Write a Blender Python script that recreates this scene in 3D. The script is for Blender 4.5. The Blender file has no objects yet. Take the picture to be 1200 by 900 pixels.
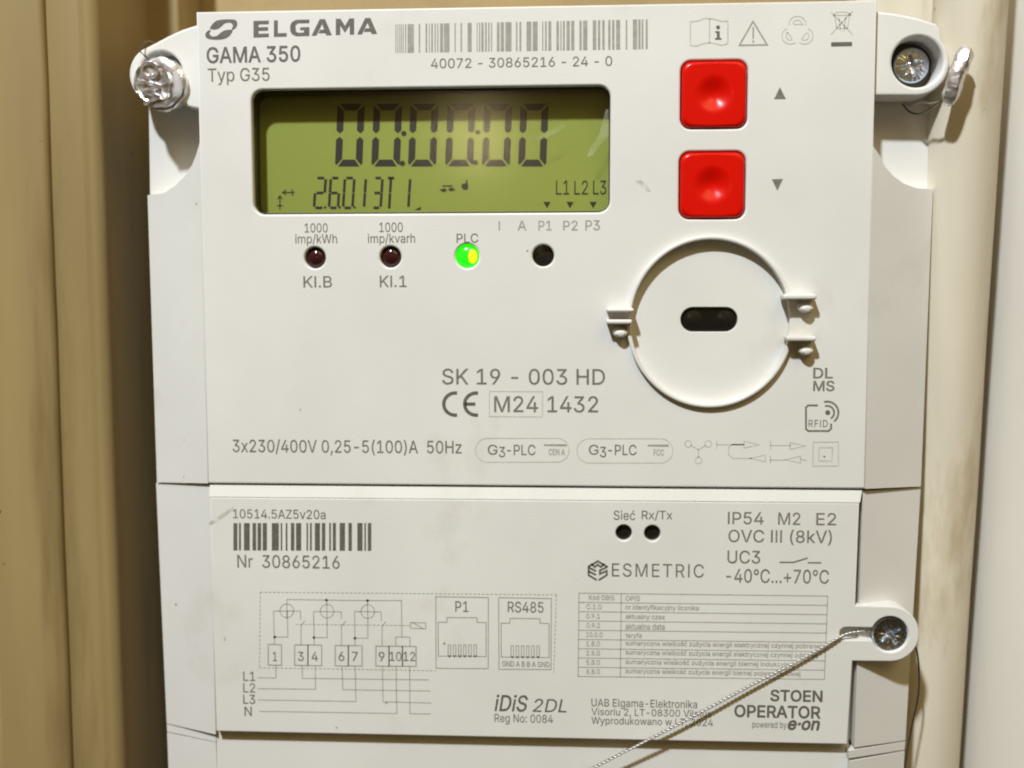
import bpy, bmesh, math, random
from mathutils import Vector, Matrix, noise

random.seed(7)
MM = 0.001
scn = bpy.context.scene
col = scn.collection
R_ = math.radians

# ------------------------------------------------------------------ camera
# World: X right, Z up, Y into the wall; the meter's front face is the plane y = 0.
FPX, DIST = 1300.0, 253.5                      # focal length in pixels of the 1200 px photo, distance in mm
def _n(v): return Vector(v).normalized()
_X = -_n((-21900/FPX, 63/FPX, -1))
_Z = -_n((-5/FPX, -16350/FPX, -1)); _Z = (_Z - _X*_Z.dot(_X)).normalized()
_Y = _Z.cross(_X)
ROT = Matrix((_X, _Y, _Z))                      # camera space -> world
CAM = -DIST*(ROT @ Vector((0, 0, -1)))          # mm
cd = bpy.data.cameras.new('camera'); cam = bpy.data.objects.new('camera', cd); col.objects.link(cam)
cam.matrix_world = Matrix.Translation(CAM*MM) @ ROT.to_4x4()
cd.sensor_width = 36; cd.lens = 36*FPX/1200
cd.clip_start = 0.01; cd.clip_end = 20
cd.dof.use_dof = True; cd.dof.focus_distance = 0.247; cd.dof.aperture_fstop = 10
scn.camera = cam

# ------------------------------------------------------------------ light
w = bpy.data.worlds.new('World'); scn.world = w; w.use_nodes = True
wn = w.node_tree.nodes; wl = w.node_tree.links
bg = wn['Background']; bg.inputs['Strength'].default_value = 0.30
tc = wn.new('ShaderNodeTexCoord'); nz = wn.new('ShaderNodeTexNoise'); nz.inputs['Scale'].default_value = 2.2
nz.inputs['Detail'].default_value = 2
cr = wn.new('ShaderNodeValToRGB')
cr.color_ramp.elements[0].position = .38; cr.color_ramp.elements[0].color = (.12, .075, .025, 1)
cr.color_ramp.elements[1].position = .62; cr.color_ramp.elements[1].color = (1.0, .67, .20, 1)
wl.new(tc.outputs['Generated'], nz.inputs['Vector']); wl.new(nz.outputs['Fac'], cr.inputs['Fac']); sp = wn.new('ShaderNodeSeparateXYZ'); fl = wn.new('ShaderNodeMapRange'); fl.interpolation_type = 'SMOOTHSTEP'
fl.inputs['From Min'].default_value = -.5; fl.inputs['From Max'].default_value = .35; fl.inputs['To Min'].default_value = .22; fl.inputs['To Max'].default_value = 1.15
mu = wn.new('ShaderNodeVectorMath'); mu.operation = 'SCALE'
wl.new(tc.outputs['Generated'], sp.inputs[0]); wl.new(sp.outputs['Z'], fl.inputs['Value'])
wl.new(cr.outputs['Color'], mu.inputs[0]); wl.new(fl.outputs['Result'], mu.inputs['Scale']); wl.new(mu.outputs['Vector'], bg.inputs['Color'])

def lamp(name, kind, loc, energy, color, size, target=(0, 0, 0)):
    l = bpy.data.lights.new(name, kind); l.energy = energy; l.color = color
    if kind == 'AREA': l.shape = 'DISK'; l.size = size
    else: l.shadow_soft_size = size
    o = bpy.data.objects.new(name, l); col.objects.link(o); o.location = loc
    o.rotation_euler = (Vector(target)-Vector(loc)).to_track_quat('-Z', 'Y').to_euler()
    return o
lamp('work_lamp', 'AREA', (-.28, -.82, .94), 21.7, (.88, .945, 1), .07)
lamp('room_lamp', 'AREA', (.55, -.95, 1.05), 5.0, (1, .74, .34), .8)
lamp('hand_lamp', 'POINT', (-.098, -1.0, .197), .28, (1, .80, .45), .03)

scn.view_settings.view_transform = 'Standard'; scn.view_settings.look = 'None'
scn.view_settings.exposure = 0; scn.view_settings.gamma = 1; scn.view_settings.use_curve_mapping = False
scn.render.engine = 'CYCLES'
scn.cycles.pixel_filter_type = 'BLACKMAN_HARRIS'; scn.cycles.filter_width = 2.0
scn.cycles.max_bounces = 10; scn.cycles.transparent_max_bounces = 12

# ------------------------------------------------------------------ helpers
def P(px, py, y=0.0):
    """where the sight line through a photo pixel meets the plane at depth y (mm)"""
    d = ROT @ Vector(((px-600)/FPX, -(py-450)/FPX, -1))
    t = (y-CAM.y)/d.y
    q = CAM + t*d
    return (q.x, q.z)

def P3(px, py, y): a = P(px, py, y); return (a[0], y, a[1])

def tag(o, label=None, cat=None, group=None, kind=None):
    if label: o['label'] = label
    if cat: o['category'] = cat
    if group: o['group'] = group
    if kind: o['kind'] = kind
    return o

def empty(name, loc):
    o = bpy.data.objects.new(name, None); col.objects.link(o)
    o.location = Vector(loc)*MM; o.empty_display_size = .01
    return o

def world_loc(o):
    v = Vector((0, 0, 0))
    while o is not None: v += o.location; o = o.parent
    return v

def link(name, me, mat, parent=None, smooth=None):
    """mesh in world millimetres -> ONE object, origin at its middle, under its parent"""
    if smooth is not None and len(me.polygons):
        me.polygons.foreach_set('use_smooth', [True]*len(me.polygons))
        me.set_sharp_from_angle(angle=R_(smooth))
    vs = [v.co for v in me.vertices]
    c = Vector([(min(v[i] for v in vs)+max(v[i] for v in vs))/2 for i in range(3)])
    me.transform(Matrix.Scale(MM, 4) @ Matrix.Translation(-c))
    me.materials.clear(); me.materials.append(mat)
    o = bpy.data.objects.new(name, me); col.objects.link(o)
    o.location = c*MM
    if parent is not None:
        o.parent = parent; o.location = c*MM - world_loc(parent)
    return o

def mesh(name, verts, faces, mat, parent=None, smooth=None):
    me = bpy.data.meshes.new(name); me.from_pydata([tuple(v) for v in verts], [], faces); me.validate(); me.update()
    bm = bmesh.new(); bm.from_mesh(me); bmesh.ops.remove_doubles(bm, verts=bm.verts, dist=1e-5)
    bmesh.ops.recalc_face_normals(bm, faces=bm.faces); bm.to_mesh(me); bm.free()
    return link(name, me, mat, parent, smooth)

def flat(name, verts, faces, mat, parent=None):
    """print: faces kept as given, lying in one plane"""
    me = bpy.data.meshes.new(name); me.from_pydata([tuple(v) for v in verts], [], faces); me.update()
    return link(name, me, mat, parent)

def area(p): return sum(p[i-1][0]*p[i][1]-p[i][0]*p[i-1][1] for i in range(len(p)))/2
TO_WORLD = Matrix(((1, 0, 0, 0), (0, 0, -1, 0), (0, 1, 0, 0), (0, 0, 0, 1)))   # curve XY -> world XZ, curve +Z -> -Y

def poly_curve(loops, half=0.0, bevel=0.0, grow=0.0, holes_after=1):
    c = bpy.data.curves.new('outline', 'CURVE'); c.dimensions = '2D'; c.fill_mode = 'BOTH'
    c.extrude = half; c.bevel_depth = bevel; c.bevel_resolution = 2; c.offset = grow
    for pts in loops:
        s = c.splines.new('POLY'); s.points.add(len(pts)-1); s.use_cyclic_u = True
        for p, q in zip(s.points, pts): p.co = (q[0], q[1], 0, 1)
    o = bpy.data.objects.new('outline', c)
    me = bpy.data.meshes.new_from_object(o)
    bpy.data.objects.remove(o); bpy.data.curves.remove(c)
    return me

def plate(name, outer, holes, yf, yb, bevel, mat, parent=None, smooth=40):
    """flat plate with rounded edges and through holes; outlines in (x, z) mm"""
    outer = outer if area(outer) < 0 else outer[::-1]
    holes = [h if area(h) > 0 else h[::-1] for h in holes]
    me = poly_curve([outer]+holes, (yb-yf)/2-bevel, bevel, -bevel)
    me.transform(Matrix.Translation((0, (yf+yb)/2, 0)) @ TO_WORLD)
    return link(name, me, mat, parent, smooth)

def rrect(x0, z0, x1, z1, r, n=6):
    out = []
    for cx, cz, a in ((x1-r, z1-r, 0), (x0+r, z1-r, 90), (x0+r, z0+r, 180), (x1-r, z0+r, 270)):
        out += [(cx+r*math.cos(R_(a+90*k/n)), cz+r*math.sin(R_(a+90*k/n))) for k in range(n+1)]
    return out
def circle(cx, cz, r, n=40): return [(cx+r*math.cos(2*math.pi*k/n), cz+r*math.sin(2*math.pi*k/n)) for k in range(n)]
def arc(cx, cz, r, a0, a1, n=16): return [(cx+r*math.cos(R_(a0+(a1-a0)*k/n)), cz+r*math.sin(R_(a0+(a1-a0)*k/n))) for k in range(n+1)]
def prect(x0, y0, x1, y1, d):
    """rounded-rect limits in mm from a pixel box at depth d"""
    a = P(x0, (y0+y1)/2, d)[0]; b = P(x1, (y0+y1)/2, d)[0]
    t = P((x0+x1)/2, y0, d)[1]; u = P((x0+x1)/2, y1, d)[1]
    return a, u, b, t

def prism(name, outline, front, back, mat, parent=None, smooth=35):
    """outline (x, z) -> solid whose front depth is front(x, z) and back depth is back"""
    n = len(outline)
    v = [(x, front(x, z), z) for x, z in outline]+[(x, back, z) for x, z in outline]
    f = [tuple(range(n)), tuple(range(2*n-1, n-1, -1))]+[(i, (i+1) % n, n+(i+1) % n, n+i) for i in range(n)]
    return mesh(name, v, f, mat, parent, smooth)

def box_geo(x0, x1, y0, y1, z0, z1):
    v = [(x, y, z) for x in (x0, x1) for y in (y0, y1) for z in (z0, z1)]
    return v, [(0, 1, 3, 2), (4, 6, 7, 5), (0, 4, 5, 1), (2, 3, 7, 6), (0, 2, 6, 4), (1, 5, 7, 3)]

def tube_geo(path, r, sides=10, off=0):
    v, f = [], []
    n = len(path)
    path = [Vector(p) for p in path]
    up = Vector((.3, .5, .8))
    for i, p in enumerate(path):
        t = (path[min(i+1, n-1)]-path[max(i-1, 0)]).normalized()
        a = t.cross(up).normalized(); b = t.cross(a)
        for k in range(sides):
            w_ = 2*math.pi*k/sides; v.append(p+r*(math.cos(w_)*a+math.sin(w_)*b))
    for i in range(n-1):
        for k in range(sides):
            k2 = (k+1) % sides
            f.append((off+i*sides+k, off+i*sides+k2, off+(i+1)*sides+k2, off+(i+1)*sides+k))
    f.append(tuple(off+k for k in range(sides))); f.append(tuple(off+(n-1)*sides+k for k in range(sides)))
    return v, f

def lathe(name, prof, at, axis, mat, parent=None, n=48, wob=0.0, seed=0.0, smooth=30, squash=1.0, squeeze=1.0):
    """profile (radius, height along axis) turned round the axis, with crumpling"""
    ax = Vector(axis).normalized(); a = ax.cross(Vector((0, 0, 1))).normalized(); b = ax.cross(a)
    v, f = [], []
    for r, h in prof:
        for k in range(n):
            w_ = 2*math.pi*k/n
            p = Vector(at)+ax*h+r*(math.cos(w_)*a*squeeze+math.sin(w_)*b*squash)
            if wob:
                q = noise.noise_vector(p*.55+Vector((seed, 0, 0))); q2 = noise.noise_vector(p*1.6+Vector((0, seed, 0)))
                p += wob*(q+.45*q2)
            v.append(p)
    for i in range(len(prof)-1):
        for k in range(n):
            k2 = (k+1) % n
            f.append((i*n+k, i*n+k2, (i+1)*n+k2, (i+1)*n+k))
    f.append(tuple(range(n))); f.append(tuple((len(prof)-1)*n+k for k in range(n)))
    return mesh(name, v, f, mat, parent, smooth)

# ------------------------------------------------------------------ materials
def material(name, base, rough=.5, metal=0.0, noise_scale=0, noise_amt=0.0, bump=0.0, bump_scale=0, dirt=None, specks=None, aniso=None, stretch=None, coat=0, spec=.5):
    m = bpy.data.materials.new(name); m.use_nodes = True
    nt = m.node_tree; N = nt.nodes; L = nt.links; b = N['Principled BSDF']
    b.inputs['Base Color'].default_value = (*base, 1); b.inputs['Roughness'].default_value = rough; b.inputs['Metallic'].default_value = metal
    b.inputs['Specular IOR Level'].default_value = spec
    if coat: b.inputs['Coat Weight'].default_value = coat; b.inputs['Coat Roughness'].default_value = .08
    geo = N.new('ShaderNodeNewGeometry'); vec = geo.outputs['Position']
    if stretch:
        mp = N.new('ShaderNodeMapping'); mp.inputs['Scale'].default_value = stretch; L.new(vec, mp.inputs['Vector']); vec = mp.outputs['Vector']
    colour = None
    if noise_amt:
        t = N.new('ShaderNodeTexNoise'); t.inputs['Scale'].default_value = noise_scale; t.inputs['Detail'].default_value = 5
        L.new(vec, t.inputs['Vector'])
        r = N.new('ShaderNodeValToRGB')
        r.color_ramp.elements[0].position = .3; r.color_ramp.elements[1].position = .7
        r.color_ramp.elements[0].color = (*[c*(1-noise_amt) for c in base], 1); r.color_ramp.elements[1].color = (*[min(1, c*(1+noise_amt*.6)) for c in base], 1)
        L.new(t.outputs['Fac'], r.inputs['Fac']); colour = r.outputs['Color']
    if dirt:
        sc, lo, hi, dcol, st = dirt
        mp2 = N.new('ShaderNodeMapping'); mp2.inputs['Scale'].default_value = st; L.new(geo.outputs['Position'], mp2.inputs['Vector'])
        t = N.new('ShaderNodeTexNoise'); t.inputs['Scale'].default_value = sc; t.inputs['Detail'].default_value = 6; t.inputs['Roughness'].default_value = .62
        L.new(mp2.outputs['Vector'], t.inputs['Vector'])
        r = N.new('ShaderNodeMapRange'); r.inputs['From Min'].default_value = lo; r.inputs['From Max'].default_value = hi; r.inputs['To Max'].default_value = .85
        L.new(t.outputs['Fac'], r.inputs['Value'])
        mx = N.new('ShaderNodeMix'); mx.data_type = 'RGBA'; L.new(r.outputs['Result'], mx.inputs['Factor'])
        if colour: L.new(colour, mx.inputs['A'])
        else: mx.inputs['A'].default_value = (*base, 1)
        mx.inputs['B'].default_value = (*dcol, 1); colour = mx.outputs['Result']
    if specks:
        sc, lo, dark = specks
        t = N.new('ShaderNodeTexNoise'); t.inputs['Scale'].default_value = sc; t.inputs['Detail'].default_value = 1
        L.new(geo.outputs['Position'], t.inputs['Vector'])
        r = N.new('ShaderNodeMapRange'); r.inputs['From Min'].default_value = lo; r.inputs['From Max'].default_value = lo+.04
        L.new(t.outputs['Fac'], r.inputs['Value'])
        mx = N.new('ShaderNodeMix'); mx.data_type = 'RGBA'
        L.new(r.outputs['Result'], mx.inputs['Factor'])
        if colour: L.new(colour, mx.inputs['A'])
        else: mx.inputs['A'].default_value = (*base, 1)
        mx.inputs['B'].default_value = (*dark, 1); colour = mx.outputs['Result']
    if colour: L.new(colour, b.inputs['Base Color'])
    if bump:
        t = N.new('ShaderNodeTexNoise'); t.inputs['Scale'].default_value = bump_scale; t.inputs['Detail'].default_value = 4
        L.new(vec, t.inputs['Vector'])
        u = N.new('ShaderNodeBump'); u.inputs['Strength'].default_value = bump; u.inputs['Distance'].default_value = .001
        L.new(t.outputs['Fac'], u.inputs['Height']); L.new(u.outputs['Normal'], b.inputs['Normal'])
    return m

M = {}
M['white'] = material('white_plastic', (.70, .692, .66), .5, noise_scale=35, noise_amt=.05, bump=.05, bump_scale=2200, dirt=(26, .60, .90, (.50, .46, .38), (1, 1, 1)), specks=(420, .80, (.25, .22, .17)))
M['white_dull'] = material('white_plastic_back', (.66, .64, .58), .55, noise_scale=40, noise_amt=.05)
M['red'] = material('red_rubber', (.64, .004, .001), .24, spec=.3)
M['dark_frame'] = material('dark_window_frame', (.016, .014, .009), .4)
M['lcd'] = material('lcd_glass', (.345, .40, .085), .5, .25, noise_scale=14, noise_amt=.1)
M['segment'] = material('lcd_segment', (.028, .022, .024), .5)
M['segment_soft'] = material('lcd_segment_faint', (.07, .065, .035), .5)
M['ink'] = material('grey_ink', (.185, .17, .145), .6, noise_scale=900, noise_amt=.3)
M['ink_bold'] = material('dark_grey_ink', (.125, .113, .097), .6, noise_scale=900, noise_amt=.25)
M['ink_mid'] = material('pale_grey_ink', (.33, .315, .28), .6, noise_scale=700, noise_amt=.2)
M['ink_pale'] = material('faded_ink', (.525, .51, .465), .6, noise_scale=600, noise_amt=.15)
M['led_dark'] = material('dark_led_lens', (.035, .008, .008), .12)
M['black'] = material('black_plastic', (.006, .006, .006), .15)
M['hole'] = material('dark_hole', (.012, .010, .008), .2)
M['chrome'] = material('zinc_screw', (.64, .70, .82), .24, 1.0, bump=.25, bump_scale=900)
M['foil'] = material('silver_foil', (.90, .88, .90), .40, 1.0, bump=.55, bump_scale=330)
M['wire'] = material('steel_wire', (.58, .565, .54), .45, 1.0)
M['thin_wire'] = material('dull_steel_wire', (.20, .18, .16), .4, 1.0)
M['seam'] = material('seam_shadow_gap', (.10, .085, .06), .8)
M['cream'] = material('shade_toned_board', (.305, .225, .097), .42, noise_scale=38, noise_amt=.24, dirt=(55, .56, .76, (.15, .10, .035), (1, 1, .10)), bump=.25, bump_scale=160, stretch=(1, 1, .12), specks=(380, .79, (.12, .085, .04)))  # shade lying on the cream boards is put into this tan base colour
M['pipe_cream'] = material('cream_pipe_paint', (.71, .65, .52), .4, noise_scale=60, noise_amt=.1, dirt=(60, .53, .72, (.38, .28, .13), (1, 1, .25)), bump=.15, bump_scale=220, stretch=(1, 1, .15), specks=(220, .77, (.2, .14, .07)))
M['pipe_white'] = material('white_pipe_paint', (.73, .69, .61), .4, dirt=(40, .60, .85, (.46, .38, .26), (1, 1, .15)), noise_scale=50, noise_amt=.06, bump=.12, bump_scale=220, stretch=(1, 1, .2))
M['wall'] = material('cabinet_wall_paint', (.34, .24, .10), .6, noise_scale=30, noise_amt=.2, bump=.2, bump_scale=200)

def glass_material():
    m = bpy.data.materials.new('clear_window'); m.use_nodes = True
    N = m.node_tree.nodes; L = m.node_tree.links; N.remove(N['Principled BSDF']); out = N['Material Output']
    tr = N.new('ShaderNodeBsdfTransparent'); tr.inputs['Color'].default_value = (.97, .97, .94, 1)
    gl = N.new('ShaderNodeBsdfGlossy'); gl.inputs['Roughness'].default_value = .13
    g0 = N.new('ShaderNodeNewGeometry'); dt = N.new('ShaderNodeVectorMath'); dt.operation = 'DOT_PRODUCT'
    L.new(g0.outputs['Normal'], dt.inputs[0]); L.new(g0.outputs['Incoming'], dt.inputs[1])
    def mth(op, a, b_=None):
        q = N.new('ShaderNodeMath'); q.operation = op
        for k, x in enumerate((a, b_)):
            if x is None: continue
            if isinstance(x, (int, float)): q.inputs[k].default_value = x
            else: L.new(x, q.inputs[k])
        return q.outputs[0]
    sch = mth('ADD', mth('MULTIPLY', mth('POWER', mth('SUBTRACT', 1.0, mth('ABSOLUTE', dt.outputs['Value'])), 5.0), .96), .04)
    mx = N.new('ShaderNodeMixShader'); L.new(sch, mx.inputs[0]); L.new(tr.outputs[0], mx.inputs[1]); L.new(gl.outputs[0], mx.inputs[2])
    L.new(mx.outputs[0], out.inputs['Surface'])
    return m
M['glass'] = glass_material()
def film_material(name, color, amount, scale, stretch=(1, 1, 1)):
    """a thin film of grease or dust: patchy, mostly clear"""
    m = bpy.data.materials.new(name); m.use_nodes = True
    N = m.node_tree.nodes; L = m.node_tree.links; N.remove(N['Principled BSDF']); out = N['Material Output']
    geo = N.new('ShaderNodeNewGeometry'); mp = N.new('ShaderNodeMapping'); mp.inputs['Rotation'].default_value = (0, R_(32), 0); mp.inputs['Scale'].default_value = stretch
    ns = N.new('ShaderNodeTexNoise'); ns.inputs['Scale'].default_value = scale; ns.inputs['Detail'].default_value = 4
    L.new(geo.outputs['Position'], mp.inputs['Vector']); L.new(mp.outputs['Vector'], ns.inputs['Vector'])
    mr = N.new('ShaderNodeMapRange'); mr.inputs['From Min'].default_value = .35; mr.inputs['From Max'].default_value = .65; mr.inputs['To Max'].default_value = amount
    L.new(ns.outputs['Fac'], mr.inputs['Value'])
    df = N.new('ShaderNodeBsdfDiffuse'); df.inputs['Color'].default_value = (*color, 1); tr = N.new('ShaderNodeBsdfTransparent')
    mx = N.new('ShaderNodeMixShader'); L.new(mr.outputs['Result'], mx.inputs[0]); L.new(tr.outputs[0], mx.inputs[1]); L.new(df.outputs[0], mx.inputs[2])
    L.new(mx.outputs[0], out.inputs['Surface'])
    return m
M['smear'] = film_material('grease_smear', (.8, .8, .62), .17, 350, (.25, 1, 1))
M['scuff'] = film_material('grey_scuff', (.38, .37, .32), .38, 420)

def emit_material(name, color, strength, base):
    m = material(name, base, .2); b = m.node_tree.nodes['Principled BSDF']
    b.inputs['Emission Color'].default_value = (*color, 1); b.inputs['Emission Strength'].default_value = strength
    return m
M['led_green'] = emit_material('lit_green_led', (.01, 1, .0), 1.1, (.02, .3, .02))
M['led_yellow'] = emit_material('lit_led_chip', (.75, 1, .0), 1.2, (.2, .3, .02))

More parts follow.
